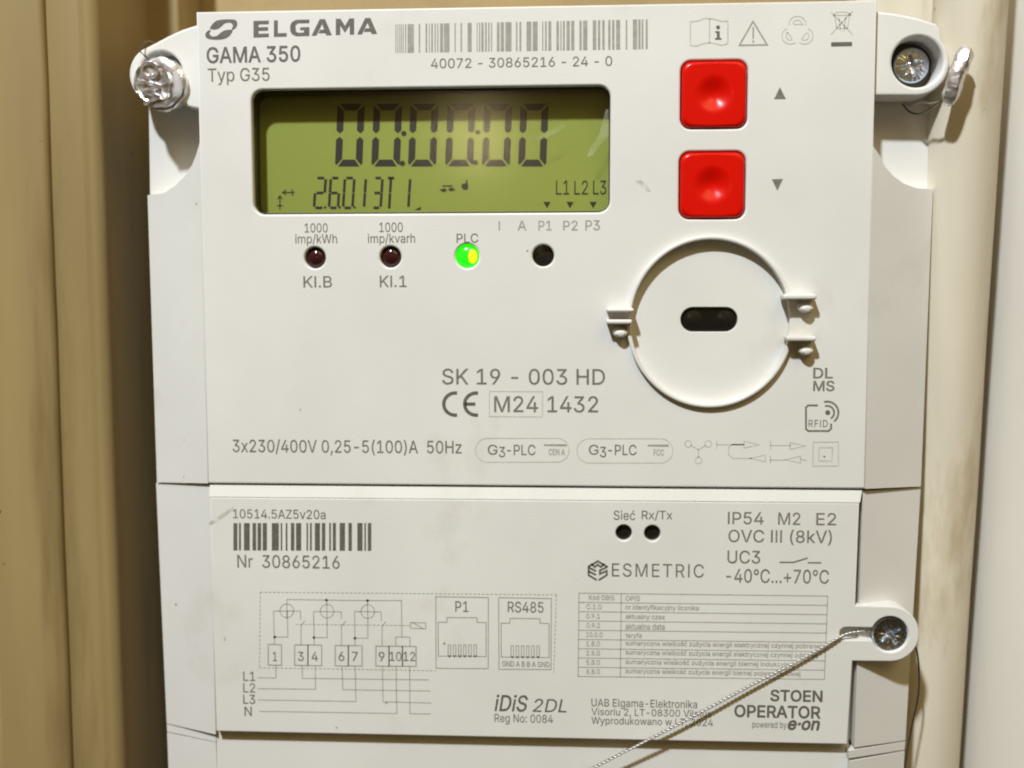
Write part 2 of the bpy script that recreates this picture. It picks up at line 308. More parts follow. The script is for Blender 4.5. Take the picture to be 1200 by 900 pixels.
M['well'] = material('dark_screw_well', (.10, .075, .045), .6)
GLYPHS = {
    ' ': (188, ''),
    '(': (273, '89,207 92,264 101,324 114,384 132,441 153,494 177,539 236,539 191,428 161,313 154,258 151,207 160,115 188,16 236,-96 177,-96 139,-21 111,55 95,131'),
    ')': (273, '37,-96 86,18 113,116 122,207 119,258 112,313 82,428 37,539 97,539 121,494 142,441 159,384 173,323 181,264 184,207 178,130 161,53 134,-22 97,-96'),
    '+': (453, '198,34 198,364 255,364 255,34|61,172 61,226 391,226 391,172'),
    ',': (188, '38,-119 68,71 137,71 84,-119'),
    '-': (453, '337,244 337,188 114,188 114,244'),
    '.': (188, '95,-4 78,-1 63,9 53,24 50,41 53,59 63,73 78,83 95,87 113,83 128,73 138,59 141,41 138,24 128,9 113,-1'),
    '/': (249, '235,533 71,-76 14,-76 178,533'),
    '0': (453, '227,-7 174,1 130,24 95,62 69,113 53,178 48,254 53,330 69,395 95,447 130,484 174,508 227,516 279,508 323,484 358,447 384,395 400,330 405,254 400,178 384,113 359,62 323,24 279,1|227,50 261,56 290,74 313,103 330,144 340,194 344,254 340,314 330,365 313,405 290,435 261,453 227,460 192,453 163,435 140,405 123,365 113,314 109,254 113,194 123,144 140,103 163,74 192,56'),
    '1': (453, '76,0 76,55 391,55 391,0|276,509 276,0 212,0 212,448 209,448 86,358 86,427 198,509'),
    '2': (453, '64,0 64,47 234,229 282,282 311,327 318,348 320,371 317,397 308,419 293,436 273,449 250,457 224,460 196,457 172,447 153,433 139,413 130,390 127,362 66,362 71,405 86,442 111,473 143,496 182,511 225,516 268,511 306,497 337,474 361,445 376,411 381,372 378,345 371,318 357,290 336,259 267,180 153,60 153,57 389,57 389,0'),
    '3': (453, '218,-7 173,-3 133,10 98,30 70,57 52,91 44,132 109,132 115,107 126,87 144,71 165,59 191,52 219,50 248,53 275,61 297,74 315,93 325,116 329,145 326,172 316,196 299,217 275,234 242,244 201,248 157,248 157,299 288,448 288,452 70,452 70,509 372,509 372,461 221,289 264,288 308,276 344,253 371,222 387,186 393,145 387,103 370,66 344,36 309,12 266,-2'),
    '4': (453, '40,105 40,158 247,509 311,509 109,166 109,163 413,163 413,105|282,0 282,121 282,146 282,318 343,318 343,0'),
    '5': (453, '221,-7 178,-2 140,11 108,32 83,60 66,93 60,130 122,130 127,108 138,89 154,73 173,60 196,52 221,50 250,53 276,64 298,82 314,104 324,131 328,162 324,193 314,221 297,244 275,262 248,273 218,277 167,268 145,258 128,246 67,253 96,509 366,509 366,452 151,452 134,301 136,301 155,315 178,325 203,331 229,334 263,330 294,321 321,306 345,285 364,260 379,231 388,199 391,163 385,117 369,76 343,41 309,15 268,-1'),
    '6': (453, '226,-7 182,-1 142,15 109,40 84,74 69,115 64,162 68,199 80,239 102,285 137,340 252,509 322,509 173,293 196,307 235,314 278,309 316,295 346,271 370,240 384,201 389,157 384,112 368,73 343,39 310,14 271,-2|226,48 254,52 279,63 299,79 314,101 324,128 327,157 324,187 314,213 299,235 279,251 254,262 226,265 198,262 174,252 153,235 138,214 128,188 125,158 128,128 138,102 153,79 174,63 198,52'),
    '7': (453, '97,0 323,448 323,452 62,452 62,509 391,509 391,449 165,0'),
    '8': (453, '226,-7 178,-2 136,11 101,33 74,62 57,96 52,135 55,166 65,195 81,220 101,241 125,256 153,265 153,267 119,282 93,308 76,342 70,380 75,417 90,450 114,477 146,498 184,511 226,516 269,511 306,498 337,477 361,450 377,417 382,380 376,342 359,308 333,282 300,267 300,265 327,256 351,241 372,220 387,195 397,166 401,135 395,96 378,62 352,33 317,11 275,-2|226,49 258,52 285,60 307,74 323,91 333,113 337,139 333,165 322,189 305,208 283,223 256,232 226,235 196,232 169,223 147,208 130,189 119,165 115,139 119,113 129,91 145,74 167,60 195,52|226,290 252,292 274,300 293,313 307,330 316,351 319,376 316,399 308,420 294,437 275,449 252,457 226,460 200,457 177,449 159,437 145,420 136,399 133,376 136,351 145,330 159,313 178,300 201,292'),
    '9': (453, '226,516 271,510 310,494 343,468 368,434 384,393 389,347 385,309 373,270 350,224 315,168 200,0 130,0 279,216 257,202 218,195 175,199 137,214 106,237 83,269 68,307 64,352 69,397 85,436 110,469 143,494 182,510|226,460 199,457 174,446 154,429 138,407 129,381 125,352 129,322 138,295 154,274 174,257 199,247 226,243 254,247 279,257 299,273 314,295 324,321 327,350 324,381 314,407 299,429 279,446 254,457'),
    ':': (188, '95,-4 78,-1 63,9 53,24 50,41 53,59 63,73 78,83 95,87 113,83 128,73 138,59 141,41 138,24 128,9 113,-1|95,271 78,274 63,284 53,299 50,316 53,334 63,349 78,359 95,362 113,359 128,349 138,334 141,316 138,299 128,284 113,274'),
    'A': (480, '16,0 201,509 276,509 463,0 395,0 287,302 264,372 239,456 213,371 191,302 85,0|110,142 110,199 370,199 370,142'),
    'B': (456, '60,0 60,509 241,509 289,504 329,491 359,469 381,442 394,410 398,374 395,344 387,320 373,301 356,286 315,267 315,262 339,257 363,245 385,227 402,203 414,173 418,136 413,100 400,67 377,39 344,18 301,4 247,0|125,57 245,57 296,63 330,80 349,105 355,137 352,161 342,184 327,203 306,218 279,228 248,231 125,231|125,285 238,285 265,288 288,296 308,309 323,326 333,348 336,372 330,403 313,429 283,446 240,452 125,452'),
    'C': (510, '267,-7 205,1 150,25 104,63 70,115 48,179 40,254 48,329 70,393 104,445 150,484 205,508 267,516 305,513 340,504 373,490 402,471 427,447 448,418 463,385 473,348 408,348 401,373 389,395 357,428 315,449 267,456 223,450 184,432 150,403 125,364 109,314 103,254 109,194 125,145 151,105 184,76 223,59 267,53 315,60 357,81 389,114 408,160 473,160 463,124 448,91 428,62 402,38 373,19 341,5 305,-4'),
    'D': (502, '219,0 96,0 96,57 215,57 272,63 318,81 354,110 379,149 394,198 399,255 394,312 379,361 354,399 320,428 275,446 221,452 93,452 93,509 225,509 294,501 353,478 399,441 433,391 455,329 462,255 455,181 433,119 398,68 351,31 291,8|125,509 125,0 60,0 60,509'),
    'E': (419, '60,0 60,509 372,509 372,452 125,452 125,286 355,286 355,229 125,229 125,57 375,57 375,0'),
    'F': (410, '60,0 60,509 369,509 369,452 125,452 125,278 346,278 346,221 125,221 125,0'),
    'G': (520, '269,-7 205,1 149,25 104,64 69,116 47,179 40,254 47,329 69,393 103,445 149,484 203,508 265,516 304,513 340,504 374,489 403,469 429,445 449,416 465,384 474,349 408,349 387,393 356,427 315,448 265,456 222,450 183,432 150,404 125,364 109,314 103,254 109,194 125,145 151,105 184,76 224,59 269,53 309,57 345,71 374,93 396,123 410,160 415,199 283,199 283,256 478,256 478,200 471,141 451,91 419,50 377,19 326,0'),
    'H': (517, '60,0 60,509 125,509 125,289 392,289 392,509 457,509 457,0 392,0 392,232 125,232 125,0'),
    'I': (185, '60,0 60,509 125,509 125,0'),
    'K': (467, '104,145 104,216 139,261 174,303 212,344 364,509 448,509 231,276 228,276|60,0 60,509 125,509 125,334 124,225 125,193 125,0|372,0 188,259 228,309 449,0'),
    'L': (393, '60,0 60,509 125,509 125,57 361,57 361,0'),
    'M': (628, '60,0 60,509 152,509 277,187 287,159 299,123 311,84 315,73 318,83 330,121 342,158 352,187 476,509 568,509 568,0 504,0 504,291 504,327 505,369 506,413 507,436 498,409 482,363 467,322 456,291 342,0 286,0 170,291 159,321 145,361 129,408 120,435 120,416 121,372 122,328 122,291 122,0'),
    'N': (523, '60,0 60,509 136,509 343,183 363,151 388,107 403,76 401,108 399,157 399,195 399,509 463,509 463,0 387,0 202,290 177,331 148,381 120,431 122,384 124,328 125,291 125,0'),
    'O': (533, '267,-7 205,1 150,25 105,63 70,115 48,179 40,254 48,329 70,393 105,445 150,484 205,508 267,516 329,508 384,484 429,445 464,393 486,329 493,254 486,179 464,115 429,63 384,25 329,1|267,53 310,59 349,76 383,105 408,144 425,194 430,254 425,314 408,365 383,404 349,433 310,450 267,456 223,450 184,433 151,404 125,364 109,314 103,254 109,194 125,144 151,105 184,76 223,59'),
    'P': (445, '60,0 60,509 235,509 289,503 332,487 366,462 390,430 404,391 409,348 404,304 390,265 366,233 332,207 289,191 235,186 125,186 125,0|125,242 233,242 269,246 297,256 318,272 333,294 342,319 344,348 342,376 333,402 318,423 297,439 268,449 232,452 125,452'),
    'R': (449, '60,0 60,509 236,509 290,504 333,489 367,465 390,433 405,395 409,352 405,309 390,271 367,240 333,217 289,203 236,198 125,198 125,0|125,255 234,255 269,258 298,267 319,281 334,300 342,324 345,352 342,380 334,405 319,425 298,440 269,449 233,452 125,452|353,0 230,229 303,229 428,0'),
    'S': (447, '224,-9 172,-4 128,9 91,31 64,60 46,96 38,137 104,137 110,110 123,88 142,71 166,59 194,52 224,49 257,52 286,60 311,74 329,92 341,114 346,139 342,161 332,179 316,193 296,205 245,222 184,239 128,260 86,289 60,326 52,372 58,413 75,448 102,476 138,498 180,511 227,516 275,511 316,498 351,476 377,449 394,415 401,378 337,378 326,412 302,437 267,453 225,459 194,456 167,448 145,435 129,418 118,398 115,376 119,352 131,334 148,319 169,308 212,293 264,279 312,264 359,238 379,220 395,198 405,171 408,139 403,99 386,64 360,34 323,11 278,-4'),
    'T': (449, '32,452 32,509 417,509 417,452 257,452 257,0 193,0 193,452'),
    'U': (517, '259,-8 203,-2 154,15 114,43 85,80 66,124 60,173 60,509 124,509 124,178 128,144 141,113 160,87 187,68 220,56 259,52 298,56 331,68 357,87 377,113 389,144 393,178 393,509 457,509 457,173 451,124 433,80 403,43 363,15 315,-2'),
    'V': (480, '204,0 16,509 84,509 192,206 215,137 241,52 267,138 290,206 395,509 463,509 278,0'),
    'W': (686, '155,0 16,509 82,509 163,196 175,145 187,94 193,61 200,94 211,145 224,196 306,509 380,509 462,196 474,145 486,94 492,62 499,94 510,145 523,196 603,509 670,509 530,0 455,0 368,323 351,391 343,437 335,395 318,323 230,0'),
    'Z': (438, '42,0 42,46 273,385 306,431 323,453 285,452 223,452 40,452 40,509 397,509 397,462 169,129 134,81 114,55 152,57 214,57 399,57 399,0'),
    'a': (389, '160,-9 126,-5 94,5 68,22 48,45 35,73 30,108 34,138 43,161 58,179 78,193 125,211 178,220 234,227 265,235 273,243 276,255 276,257 273,279 267,297 256,311 240,322 220,329 196,331 171,329 149,322 118,301 100,274 41,291 57,322 79,346 104,364 133,375 163,382 194,384 239,379 286,360 306,343 322,320 333,290 337,251 337,0 277,0 277,52 272,52 252,25 215,1 190,-6|170,45 202,49 228,59 248,74 263,93 272,115 276,138 276,190 259,182 231,176 200,171 175,168 134,159 117,150 103,139 95,124 92,105 94,87 102,72 114,61 130,52'),
    'b': (424, '229,-8 198,-5 172,4 138,31 118,59 112,59 112,0 53,0 53,509 114,509 114,319 118,319 137,346 171,373 197,381 229,384 274,378 313,361 345,332 370,293 385,245 390,189 385,133 370,84 346,45 313,16 274,-2|220,47 253,51 279,66 301,88 316,117 325,151 328,189 325,227 316,261 301,290 280,311 253,325 220,330 188,325 161,312 140,291 125,263 116,229 113,189 116,150 125,115 140,86 162,65 188,51'),
    'c': (396, '207,-8 159,-2 117,16 82,46 56,85 40,133 34,187 40,243 56,291 82,330 117,360 159,378 207,384 260,377 305,356 340,322 362,277 303,262 290,289 270,311 242,325 207,330 173,325 145,310 124,287 108,258 99,224 96,187 99,151 108,117 124,89 145,66 173,51 207,46 243,52 271,66 292,89 304,117 363,102 354,78 341,56 306,21 261,-1'),
    'd': (424, '195,-8 151,-2 111,16 79,45 55,84 39,133 34,189 39,245 55,293 79,332 112,361 151,378 196,384 228,381 253,373 287,346 306,319 311,319 311,509 372,509 372,0 313,0 313,59 307,59 287,31 252,4 227,-5|205,47 236,51 263,65 284,86 299,115 309,150 312,189 309,229 300,263 284,291 263,312 237,325 205,330 172,325 145,311 124,290 108,261 99,227 96,189 99,151 109,117 124,88 145,66 172,51'),
    'e': (404, '212,-8 161,-2 117,16 82,46 56,85 40,132 34,187 39,242 55,290 81,329 115,359 157,378 205,384 236,382 266,374 294,361 319,341 341,315 357,282 368,242 371,194 371,169 97,169 100,139 110,106 128,80 151,61 179,50 212,46 254,53 285,73 306,105 365,91 353,63 335,39 311,19 283,4 249,-5|308,221 307,237 298,269 283,294 263,314 237,326 205,330 173,326 146,313 125,294 109,270 99,241 97,221'),
    'f': (254, '228,379 228,327 6,327 6,379|81,0 81,432 84,461 96,486 113,505 135,519 161,527 187,530 222,527 243,521 227,468 215,472 195,474 171,470 154,460 145,443 142,419 142,0'),
    'g': (425, '207,-151 168,-148 134,-140 105,-127 82,-110 64,-91 51,-69 101,-41 122,-66 154,-88 178,-95 207,-97 249,-92 282,-75 304,-47 311,-6 311,68 306,68 287,41 252,16 227,8 195,5 152,10 113,27 80,53 55,90 39,136 34,191 39,246 55,293 80,332 112,361 152,378 196,384 228,382 253,373 288,346 308,319 313,319 313,379 372,379 372,-9 367,-54 350,-90 324,-117 291,-136 251,-147|205,59 237,63 264,75 285,95 300,121 309,154 312,193 309,231 300,264 285,291 264,312 237,325 205,330 172,325 145,312 124,290 109,262 99,229 96,193 99,155 109,123 124,96 145,76 172,63'),
    'h': (410, '114,227 114,0 53,0 53,509 114,509 114,312 124,332 152,362 187,379 227,384 264,380 295,369 321,349 341,321 353,285 357,240 357,0 296,0 296,235 290,275 273,304 246,323 210,329 184,326 161,317 141,303 126,283 117,257'),
    'i': (167, '53,0 53,379 114,379 114,0|84,443 67,446 54,455 44,468 41,483 44,499 54,512 67,521 84,524 100,521 114,512 123,499 126,483 123,468 114,455 100,446'),
    'j': (167, '53,379 114,379 114,-30 111,-63 102,-90 86,-113 65,-129 37,-139 4,-143 -10,-143 -10,-87 2,-87 25,-83 40,-72 50,-54 53,-29|83,443 67,446 53,455 44,468 41,483 44,499 53,512 67,521 83,524 100,521 114,512 123,499 126,483 123,468 114,455 100,446'),
    'k': (381, '110,137 110,212 121,212 284,379 360,379 184,199 177,199|53,0 53,509 114,509 114,0|294,0 148,186 191,229 372,0'),
    'l': (189, '139,-2 101,3 74,20 58,47 53,84 53,509 114,509 114,99 115,77 120,62 130,54 146,52 160,53 170,54 181,3 162,-1'),
    'm': (610, '53,0 53,379 112,379 112,306 118,323 132,346 151,363 172,376 195,384 219,386 257,380 287,361 309,331 317,308 322,321 337,343 357,361 381,375 407,383 437,386 468,383 497,372 522,354 541,328 553,296 557,255 557,0 496,0 496,254 490,289 473,313 447,326 419,330 395,328 374,320 358,307 345,290 338,270 335,247 335,0 274,0 274,260 269,288 253,311 229,326 199,330 178,328 158,320 140,307 126,289 117,266 114,238 114,0'),
    'n': (410, '114,227 114,0 53,0 53,379 112,379 112,307 124,332 152,362 187,379 227,384 264,380 295,369 321,349 341,321 353,285 357,240 357,0 296,0 296,235 290,275 273,304 246,323 210,329 184,326 161,317 141,303 126,283 117,257'),
    'o': (415, '207,-8 159,-2 117,16 82,46 56,85 40,133 34,187 40,243 56,291 82,330 117,360 159,378 207,384 256,378 299,360 333,330 359,291 376,243 381,187 376,133 359,85 333,46 299,16 256,-2|207,46 242,51 270,66 292,89 307,117 316,151 319,187 316,224 307,258 292,287 270,310 242,325 207,330 173,325 145,310 124,287 108,258 99,224 96,187 99,151 108,117 124,89 145,66 173,51'),
    'p': (424, '53,-143 53,379 112,379 112,319 118,319 137,346 171,373 197,381 229,384 274,378 313,361 345,332 370,293 385,245 390,189 385,133 370,84 346,45 313,16 274,-2 229,-8 198,-5 173,4 138,31 118,59 114,59 114,-143|220,47 253,51 279,66 301,88 316,117 325,151 328,189 325,227 316,261 301,290 280,311 253,325 220,330 188,325 161,312 140,291 125,263 116,229 113,189 116,150 125,115 140,86 162,65 188,51'),
    'r': (259, '53,0 53,379 112,379 112,321 115,321 130,347 152,367 181,380 213,385 229,384 243,384 243,322 230,324 207,326 182,323 159,315 140,301 126,284 117,262 114,237 114,0'),
    's': (365, '182,-8 145,-5 112,3 84,18 62,38 45,63 36,94 94,107 105,79 124,60 150,49 181,45 217,50 244,62 262,81 268,103 265,121 254,136 237,147 212,155 149,170 104,186 72,208 53,237 47,274 51,305 65,332 87,354 115,370 149,381 187,384 223,381 254,372 279,358 299,339 314,316 324,290 268,277 258,298 243,316 219,328 187,333 156,329 131,317 114,299 109,277 112,258 124,243 144,232 172,223 229,209 275,194 306,171 325,142 331,107 326,75 312,47 290,24 260,6 223,-5'),
    't': (227, '204,379 204,327 6,327 6,379|65,471 126,471 126,98 128,76 136,61 150,53 170,50 185,51 202,54 213,2 192,-3 168,-4 125,2 92,21 72,52 65,93'),
    'u': (410, '182,-5 146,-1 115,11 89,31 69,59 57,95 53,139 53,379 114,379 114,144 119,105 137,75 164,56 200,50 226,53 249,62 268,77 283,97 293,122 296,153 296,379 357,379 357,0 298,0 298,73 286,47 257,17 222,0'),
    'v': (389, '163,0 17,379 84,379 165,155 187,87 195,59 203,87 224,155 305,379 371,379 226,0'),
    'w': (567, '138,0 23,379 87,379 133,214 154,137 170,64 186,135 206,214 252,379 316,379 362,214 382,136 397,66 413,135 434,214 480,379 545,379 429,0 368,0 319,172 305,225 291,280 284,309 277,280 263,225 248,172 199,0'),
    'x': (379, '21,0 155,195 29,379 100,379 147,306 179,253 191,233 202,253 233,306 282,379 352,379 224,192 358,0 287,0 231,85 200,136 189,155 178,136 148,85 91,0'),
    'y': (389, '47,-139 61,-86 71,-87 104,-89 118,-84 130,-74 141,-58 151,-36 163,-1 17,379 84,379 165,155 187,87 195,60 202,87 224,155 305,379 371,379 204,-58 177,-107 159,-124 139,-136 117,-143 91,-145 65,-143'),
    'z': (380, '42,0 42,46 254,320 254,323 48,323 48,379 333,379 333,331 126,60 126,56 339,56 339,0'),
    '°': (316, '158,283 128,287 101,298 77,316 59,340 47,367 43,397 47,428 59,455 77,479 101,497 128,509 158,513 188,509 216,497 239,479 257,455 269,428 273,397 269,367 257,340 239,316 216,298 188,287|158,334 175,336 190,343 213,366 220,381 222,397 220,414 213,430 190,453 175,459 158,462 141,459 126,453 103,430 97,414 95,397 97,381 103,366 126,343 141,336'),
    '·': (196, '98,196 81,200 66,210 56,224 52,242 56,259 66,274 81,284 98,287 116,284 130,274 140,259 144,242 140,224 130,210 116,200'),
    'ć': (396, '207,-8 159,-2 117,16 82,46 56,85 40,133 34,187 40,243 56,291 82,330 117,360 159,378 207,384 260,377 305,356 340,322 362,277 303,262 290,289 270,311 242,325 207,330 173,325 145,310 124,287 108,258 99,224 96,187 99,151 108,117 124,89 145,66 173,51 207,46 243,52 271,66 292,89 304,117 363,102 354,78 341,56 306,21 261,-1|181,429 228,529 297,529 231,429'),
    'ś': (365, '182,-8 145,-5 112,3 84,18 62,38 45,63 36,94 94,107 105,79 124,60 150,49 181,45 217,50 244,62 262,81 268,103 265,121 254,136 237,147 212,155 149,170 104,186 72,208 53,237 47,274 51,305 65,332 87,354 115,370 149,381 187,384 223,381 254,372 279,358 299,339 314,316 324,290 268,277 258,298 243,316 219,328 187,333 156,329 131,317 114,299 109,277 112,258 124,243 144,232 172,223 229,209 275,194 306,171 325,142 331,107 326,75 312,47 290,24 260,6 223,-5|159,429 207,529 276,529 210,429'),
    'ż': (380, '42,0 42,46 254,320 254,323 48,323 48,379 333,379 333,331 126,60 126,56 339,56 339,0|187,443 171,446 157,455 148,468 144,483 148,499 157,512 171,521 187,524 203,521 217,512 226,499 229,483 226,468 217,455 203,446'),
}
# ------------------------------------------------------------------ writing
def uncross(p):
    """replace small loops where an outline crosses itself by their crossing point"""
    cr = lambda a, b_, c: (b_[0]-a[0])*(c[1]-a[1])-(b_[1]-a[1])*(c[0]-a[0])
    p = [tuple(q) for q in p]
    for _ in range(12):
        n = len(p); hit = None
        for i in range(n):
            for k in (2, 3, 4):
                if n < k+4: continue
                a, b_, c, d = p[i], p[(i+1) % n], p[(i+k) % n], p[(i+k+1) % n]
                if cr(a, b_, c)*cr(a, b_, d) < 0 and cr(c, d, a)*cr(c, d, b_) < 0:
                    t = cr(c, d, a)/(cr(c, d, a)-cr(c, d, b_)); hit = (i, k, (a[0]+(b_[0]-a[0])*t, a[1]+(b_[1]-a[1])*t)); break
            if hit: break
        if not hit: break
        i, k, x = hit; gone = {(i+1+m) % n for m in range(k)}
        p = [x if m == (i+1) % n else p[m] for m in range(n) if m == (i+1) % n or m not in gone]
    return p
def fatten(pts, d):
    """grow an outline by d font units (clockwise outlines outwards), in small steps so that short edges close up"""
    pts = [Vector(p) for p in pts]
    steps = max(1, math.ceil(abs(d)/2.5))
    for _ in range(steps):
        q = []
        for p in pts:
            if not q or (p-q[-1]).length > 5: q.append(p)
            else: q[-1] = (q[-1]+p)/2
        if len(q) > 3 and (q[0]-q[-1]).length <= 5: q.pop()
        n = len(q); pts = []
        for i in range(n):
            p, a, c = q[i], q[i-1], q[(i+1) % n]
            d1 = (p-a).normalized(); d2 = (c-p).normalized()
            n1 = Vector((-d1.y, d1.x)); n2 = Vector((-d2.y, d2.x)); m = n1+n2
            m = m.normalized() if m.length > 1e-6 else n1
            pts.append(p+m/max(.35, m.dot(n1))*d/steps)
        pts = [Vector(p) for p in uncross(pts)]
    return [tuple(p) for p in pts]
def inside(pt, poly):
    x, y = pt; c = False
    for i in range(len(poly)):
        x1, y1 = poly[i-1]; x2, y2 = poly[i]
        if (y1 > y) != (y2 > y) and x < (x2-x1)*(y-y1)/(y2-y1)+x1: c = not c
    return c
def glyph_groups(s, bold, shear, space):
    groups, x = [], 0.0
    for ch in s:
        adv, g = GLYPHS[ch]
        if g:
            loops = [[tuple(map(float, q.split(','))) for q in lp.split(' ')] for lp in g.split('|')]
            loops = [fatten(l, bold) for l in loops]
            outs = [l for l in loops if area(l) < 0]; ins = [l for l in loops if area(l) > 0]
            for k, o in enumerate(outs):
                mine = [h for h in ins if inside(h[0], o)]
                groups.append(([[(x+a+shear*b_, b_) for a, b_ in l] for l in [o]+mine], k))
        x += adv+space
    return groups, x
def text(s, box, depth, mat, parent, bold=5.0, shear=0.0, name='printed_text', turn=0.0, space=0.0):
    """the string s filling the pixel box (x0, y0, x1, y1) on the plane at that depth"""
    groups, _ = glyph_groups(s, bold, shear, space)
    V_, F_ = [], []
    for loops, lay in groups:
        me = poly_curve(loops)
        k = len(V_)
        V_ += [(v.co.x, v.co.y, lay) for v in me.vertices]
        F_ += [tuple(k+i for i in p.vertices) for p in me.polygons]
        bpy.data.meshes.remove(me)
    xs = [v[0] for v in V_]; ys = [v[1] for v in V_]
    a, u, b_, t = prect(*box, depth)
    sx = (b_-a)/(max(xs)-min(xs)); sy = (t-u)/(max(ys)-min(ys))
    x0, y0 = min(xs), min(ys)
    out = [(a+(x-x0)*sx, depth-.008*lay, u+(y-y0)*sy+turn*((x-x0)*sx-(b_-a)/2)) for x, y, lay in V_]
    return flat(name, out, F_, mat, parent)

def polys(name, plist, depth, mat, parent):
    """filled pixel polygons as one print"""
    v, f = [], []
    for pl in plist:
        k = len(v); v += [P3(x, y, depth) for x, y in pl]; f.append(tuple(range(k, len(v))))
    return flat(name, v, f, mat, parent)

def stroke(name, lines, wpx, depth, mat, parent, close=False):
    """pixel polylines drawn wpx pixels wide, as one print"""
    wd = wpx*DIST/FPX/2
    v, f = [], []
    for ln in lines:
        pts = [Vector(P(x, y, depth)) for x, y in ln]
        cyc = len(pts) > 2 and (pts[0]-pts[-1]).length < 1e-6
        if cyc: pts = pts[:-1]
        n = len(pts); k = len(v)
        for i, p in enumerate(pts):
            a = pts[i-1] if (i > 0 or cyc) else None
            c = pts[(i+1) % n] if (i < n-1 or cyc) else None
            d1 = (p-a).normalized() if a is not None else None
            d2 = (c-p).normalized() if c is not None else None
            d1 = d1 or d2; d2 = d2 or d1
            n1 = Vector((-d1.y, d1.x)); n2 = Vector((-d2.y, d2.x)); m = n1+n2
            m = m.normalized() if m.length > 1e-6 else n1
            m = m*min(2.0, 1/max(.4, m.dot(n1)))
            q = p.copy(); e = Vector((0, 0))
            if not cyc and i == 0: e = -d2*wd*.5
            if not cyc and i == n-1: e = d1*wd*.5
            for s_ in (1, -1):
                z = q+e+m*wd*s_; v.append((z.x, depth, z.y))
        for i in range(n if cyc else n-1):
            j = (i+1) % n
            f.append((k+2*i, k+2*i+1, k+2*j+1, k+2*j))
    return flat(name, v, f, mat, parent)

def dashed(lines, on=3, off=3):
    out = []
    for (x0, y0), (x1, y1) in lines:
        L_ = math.hypot(x1-x0, y1-y0); t = 0
        while t < L_:
            u = min(L_, t+on); out.append([(x0+(x1-x0)*t/L_, y0+(y1-y0)*t/L_), (x0+(x1-x0)*u/L_, y0+(y1-y0)*u/L_)]); t += on+off
    return out
def ring_px(cx, cy, r, a0=0, a1=360, n=24, ry=None):
    ry = ry or r
    pts = [(cx+r*math.cos(R_(a0+(a1-a0)*k/n)), cy-ry*math.sin(R_(a0+(a1-a0)*k/n))) for k in range(n+1)]
    if a1-a0 == 360: pts[-1] = pts[0]
    return pts

def barcode(bars, top, bottom, depth, mat, parent):
    """bars: pixel spans; top and bottom: two pixel points each giving the slope of the ends"""
    (xa, ya), (xb, yb) = top; (xc, yc), (xd, yd) = bottom
    T = lambda x: ya+(yb-ya)*(x-xa)/(xb-xa)
    B = lambda x: yc+(yd-yc)*(x-xc)/(xd-xc)
    v, f = [], []
    for a, b in bars:
        k = len(v); v += [P3(a, T(a), depth), P3(b, T(b), depth), P3(b, B(b), depth), P3(a, B(a), depth)]; f.append((k, k+1, k+2, k+3))
    return flat('barcode', v, f, mat, parent)

# ------------------------------------------------------------------ the wall behind
def slab(name, x_edge_top, x_edge_bot, prof, mat, flip=1):
    """board running the whole height: prof = (distance from the edge in mm, depth)"""
    v, f = [], []
    zt, zb = 170, -170; n = 24
    (xt, za), (xb, zc) = x_edge_top, x_edge_bot
    for i in range(n+1):
        z = zt+(zb-zt)*i/n
        x = xt+(xb-xt)*(z-za)/(zc-za)
        for dx, y in prof:
            w_ = .25*noise.noise(Vector((dx*.1, y*.1+xt, z*.035)))
            v.append((x+flip*dx+w_, y+w_*.4, z))
    m = len(prof)
    for i in range(n):
        for k in range(m):
            k2 = (k+1) % m
            f.append((i*m+k, i*m+k2, (i+1)*m+k2, (i+1)*m+k))
    f.append(tuple(range(m))); f.append(tuple(n*m+k for k in range(m)))
    return mesh(name, v, f, mat, None, 50)

v, f = box_geo(-200, 200, 62, 80, -190, 190)
tag(mesh('back_wall', v, f, M['wall']), kind='structure')

def rounded_edge(r, yf, yb, width, swell=0.0):
    p = [(width*t, yf-swell*math.sin(math.pi*t)**1.5) for t in [1-k/18 for k in range(18)] if width*t > r*1.05]
    p += [(r-r*math.sin(R_(a)), yf+r-r*math.cos(R_(a))) for a in (0, 15, 30, 45, 60, 75, 90)]
    return p+[(0, yb), (width, yb)]
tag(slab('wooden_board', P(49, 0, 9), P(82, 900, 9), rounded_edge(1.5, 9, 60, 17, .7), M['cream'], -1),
    'leftmost shade-toned tan board with rounded edge, farthest from the meter', 'board', 'tan painted boards left of the meter')
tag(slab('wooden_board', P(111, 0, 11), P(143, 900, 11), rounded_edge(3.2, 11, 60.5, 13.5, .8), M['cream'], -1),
    'middle shade-toned tan board with rounded edge bordering the dark gap', 'board', 'tan painted boards left of the meter')
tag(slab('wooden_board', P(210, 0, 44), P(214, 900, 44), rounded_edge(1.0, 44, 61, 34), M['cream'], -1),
    'recessed shade-toned tan board deep in the shadowed gap beside the meter', 'board', 'tan painted boards left of the meter')

def pipe(name, top, bot, dt, db, r, mat):
    a = Vector(P3(*top, dt)); b = Vector(P3(*bot, db))
    pts = []
    for i in range(41):
        z = 175-350*i/40; p = a.lerp(b, (a.z-z)/(a.z-b.z))
        pts.append((p.x+.35*noise.noise(Vector((z*.02, r, 0))), p.y+.3*noise.noise(Vector((z*.02, 0, r))), z))
    v, f = tube_geo(pts, r, 48)
    return mesh(name, v, f, mat, None, 60)
tag(pipe('painted_pipe', (1137, 0), (1084, 900), 8.6, 25, 7.9, M['pipe_cream']), 'cream painted pipe running upright beside the right edge of the meter', 'pipe')
tag(pipe('painted_pipe', (1272, 0), (1214, 900), 24, 33, 20.0, M['pipe_white']), 'wide whitish painted pipe at far right beyond the cream pipe', 'pipe')
v, f = box_geo(P(1000, 0, 55)[0], P(1094, 0, 55)[0], 52, 61.5, -170, 170)
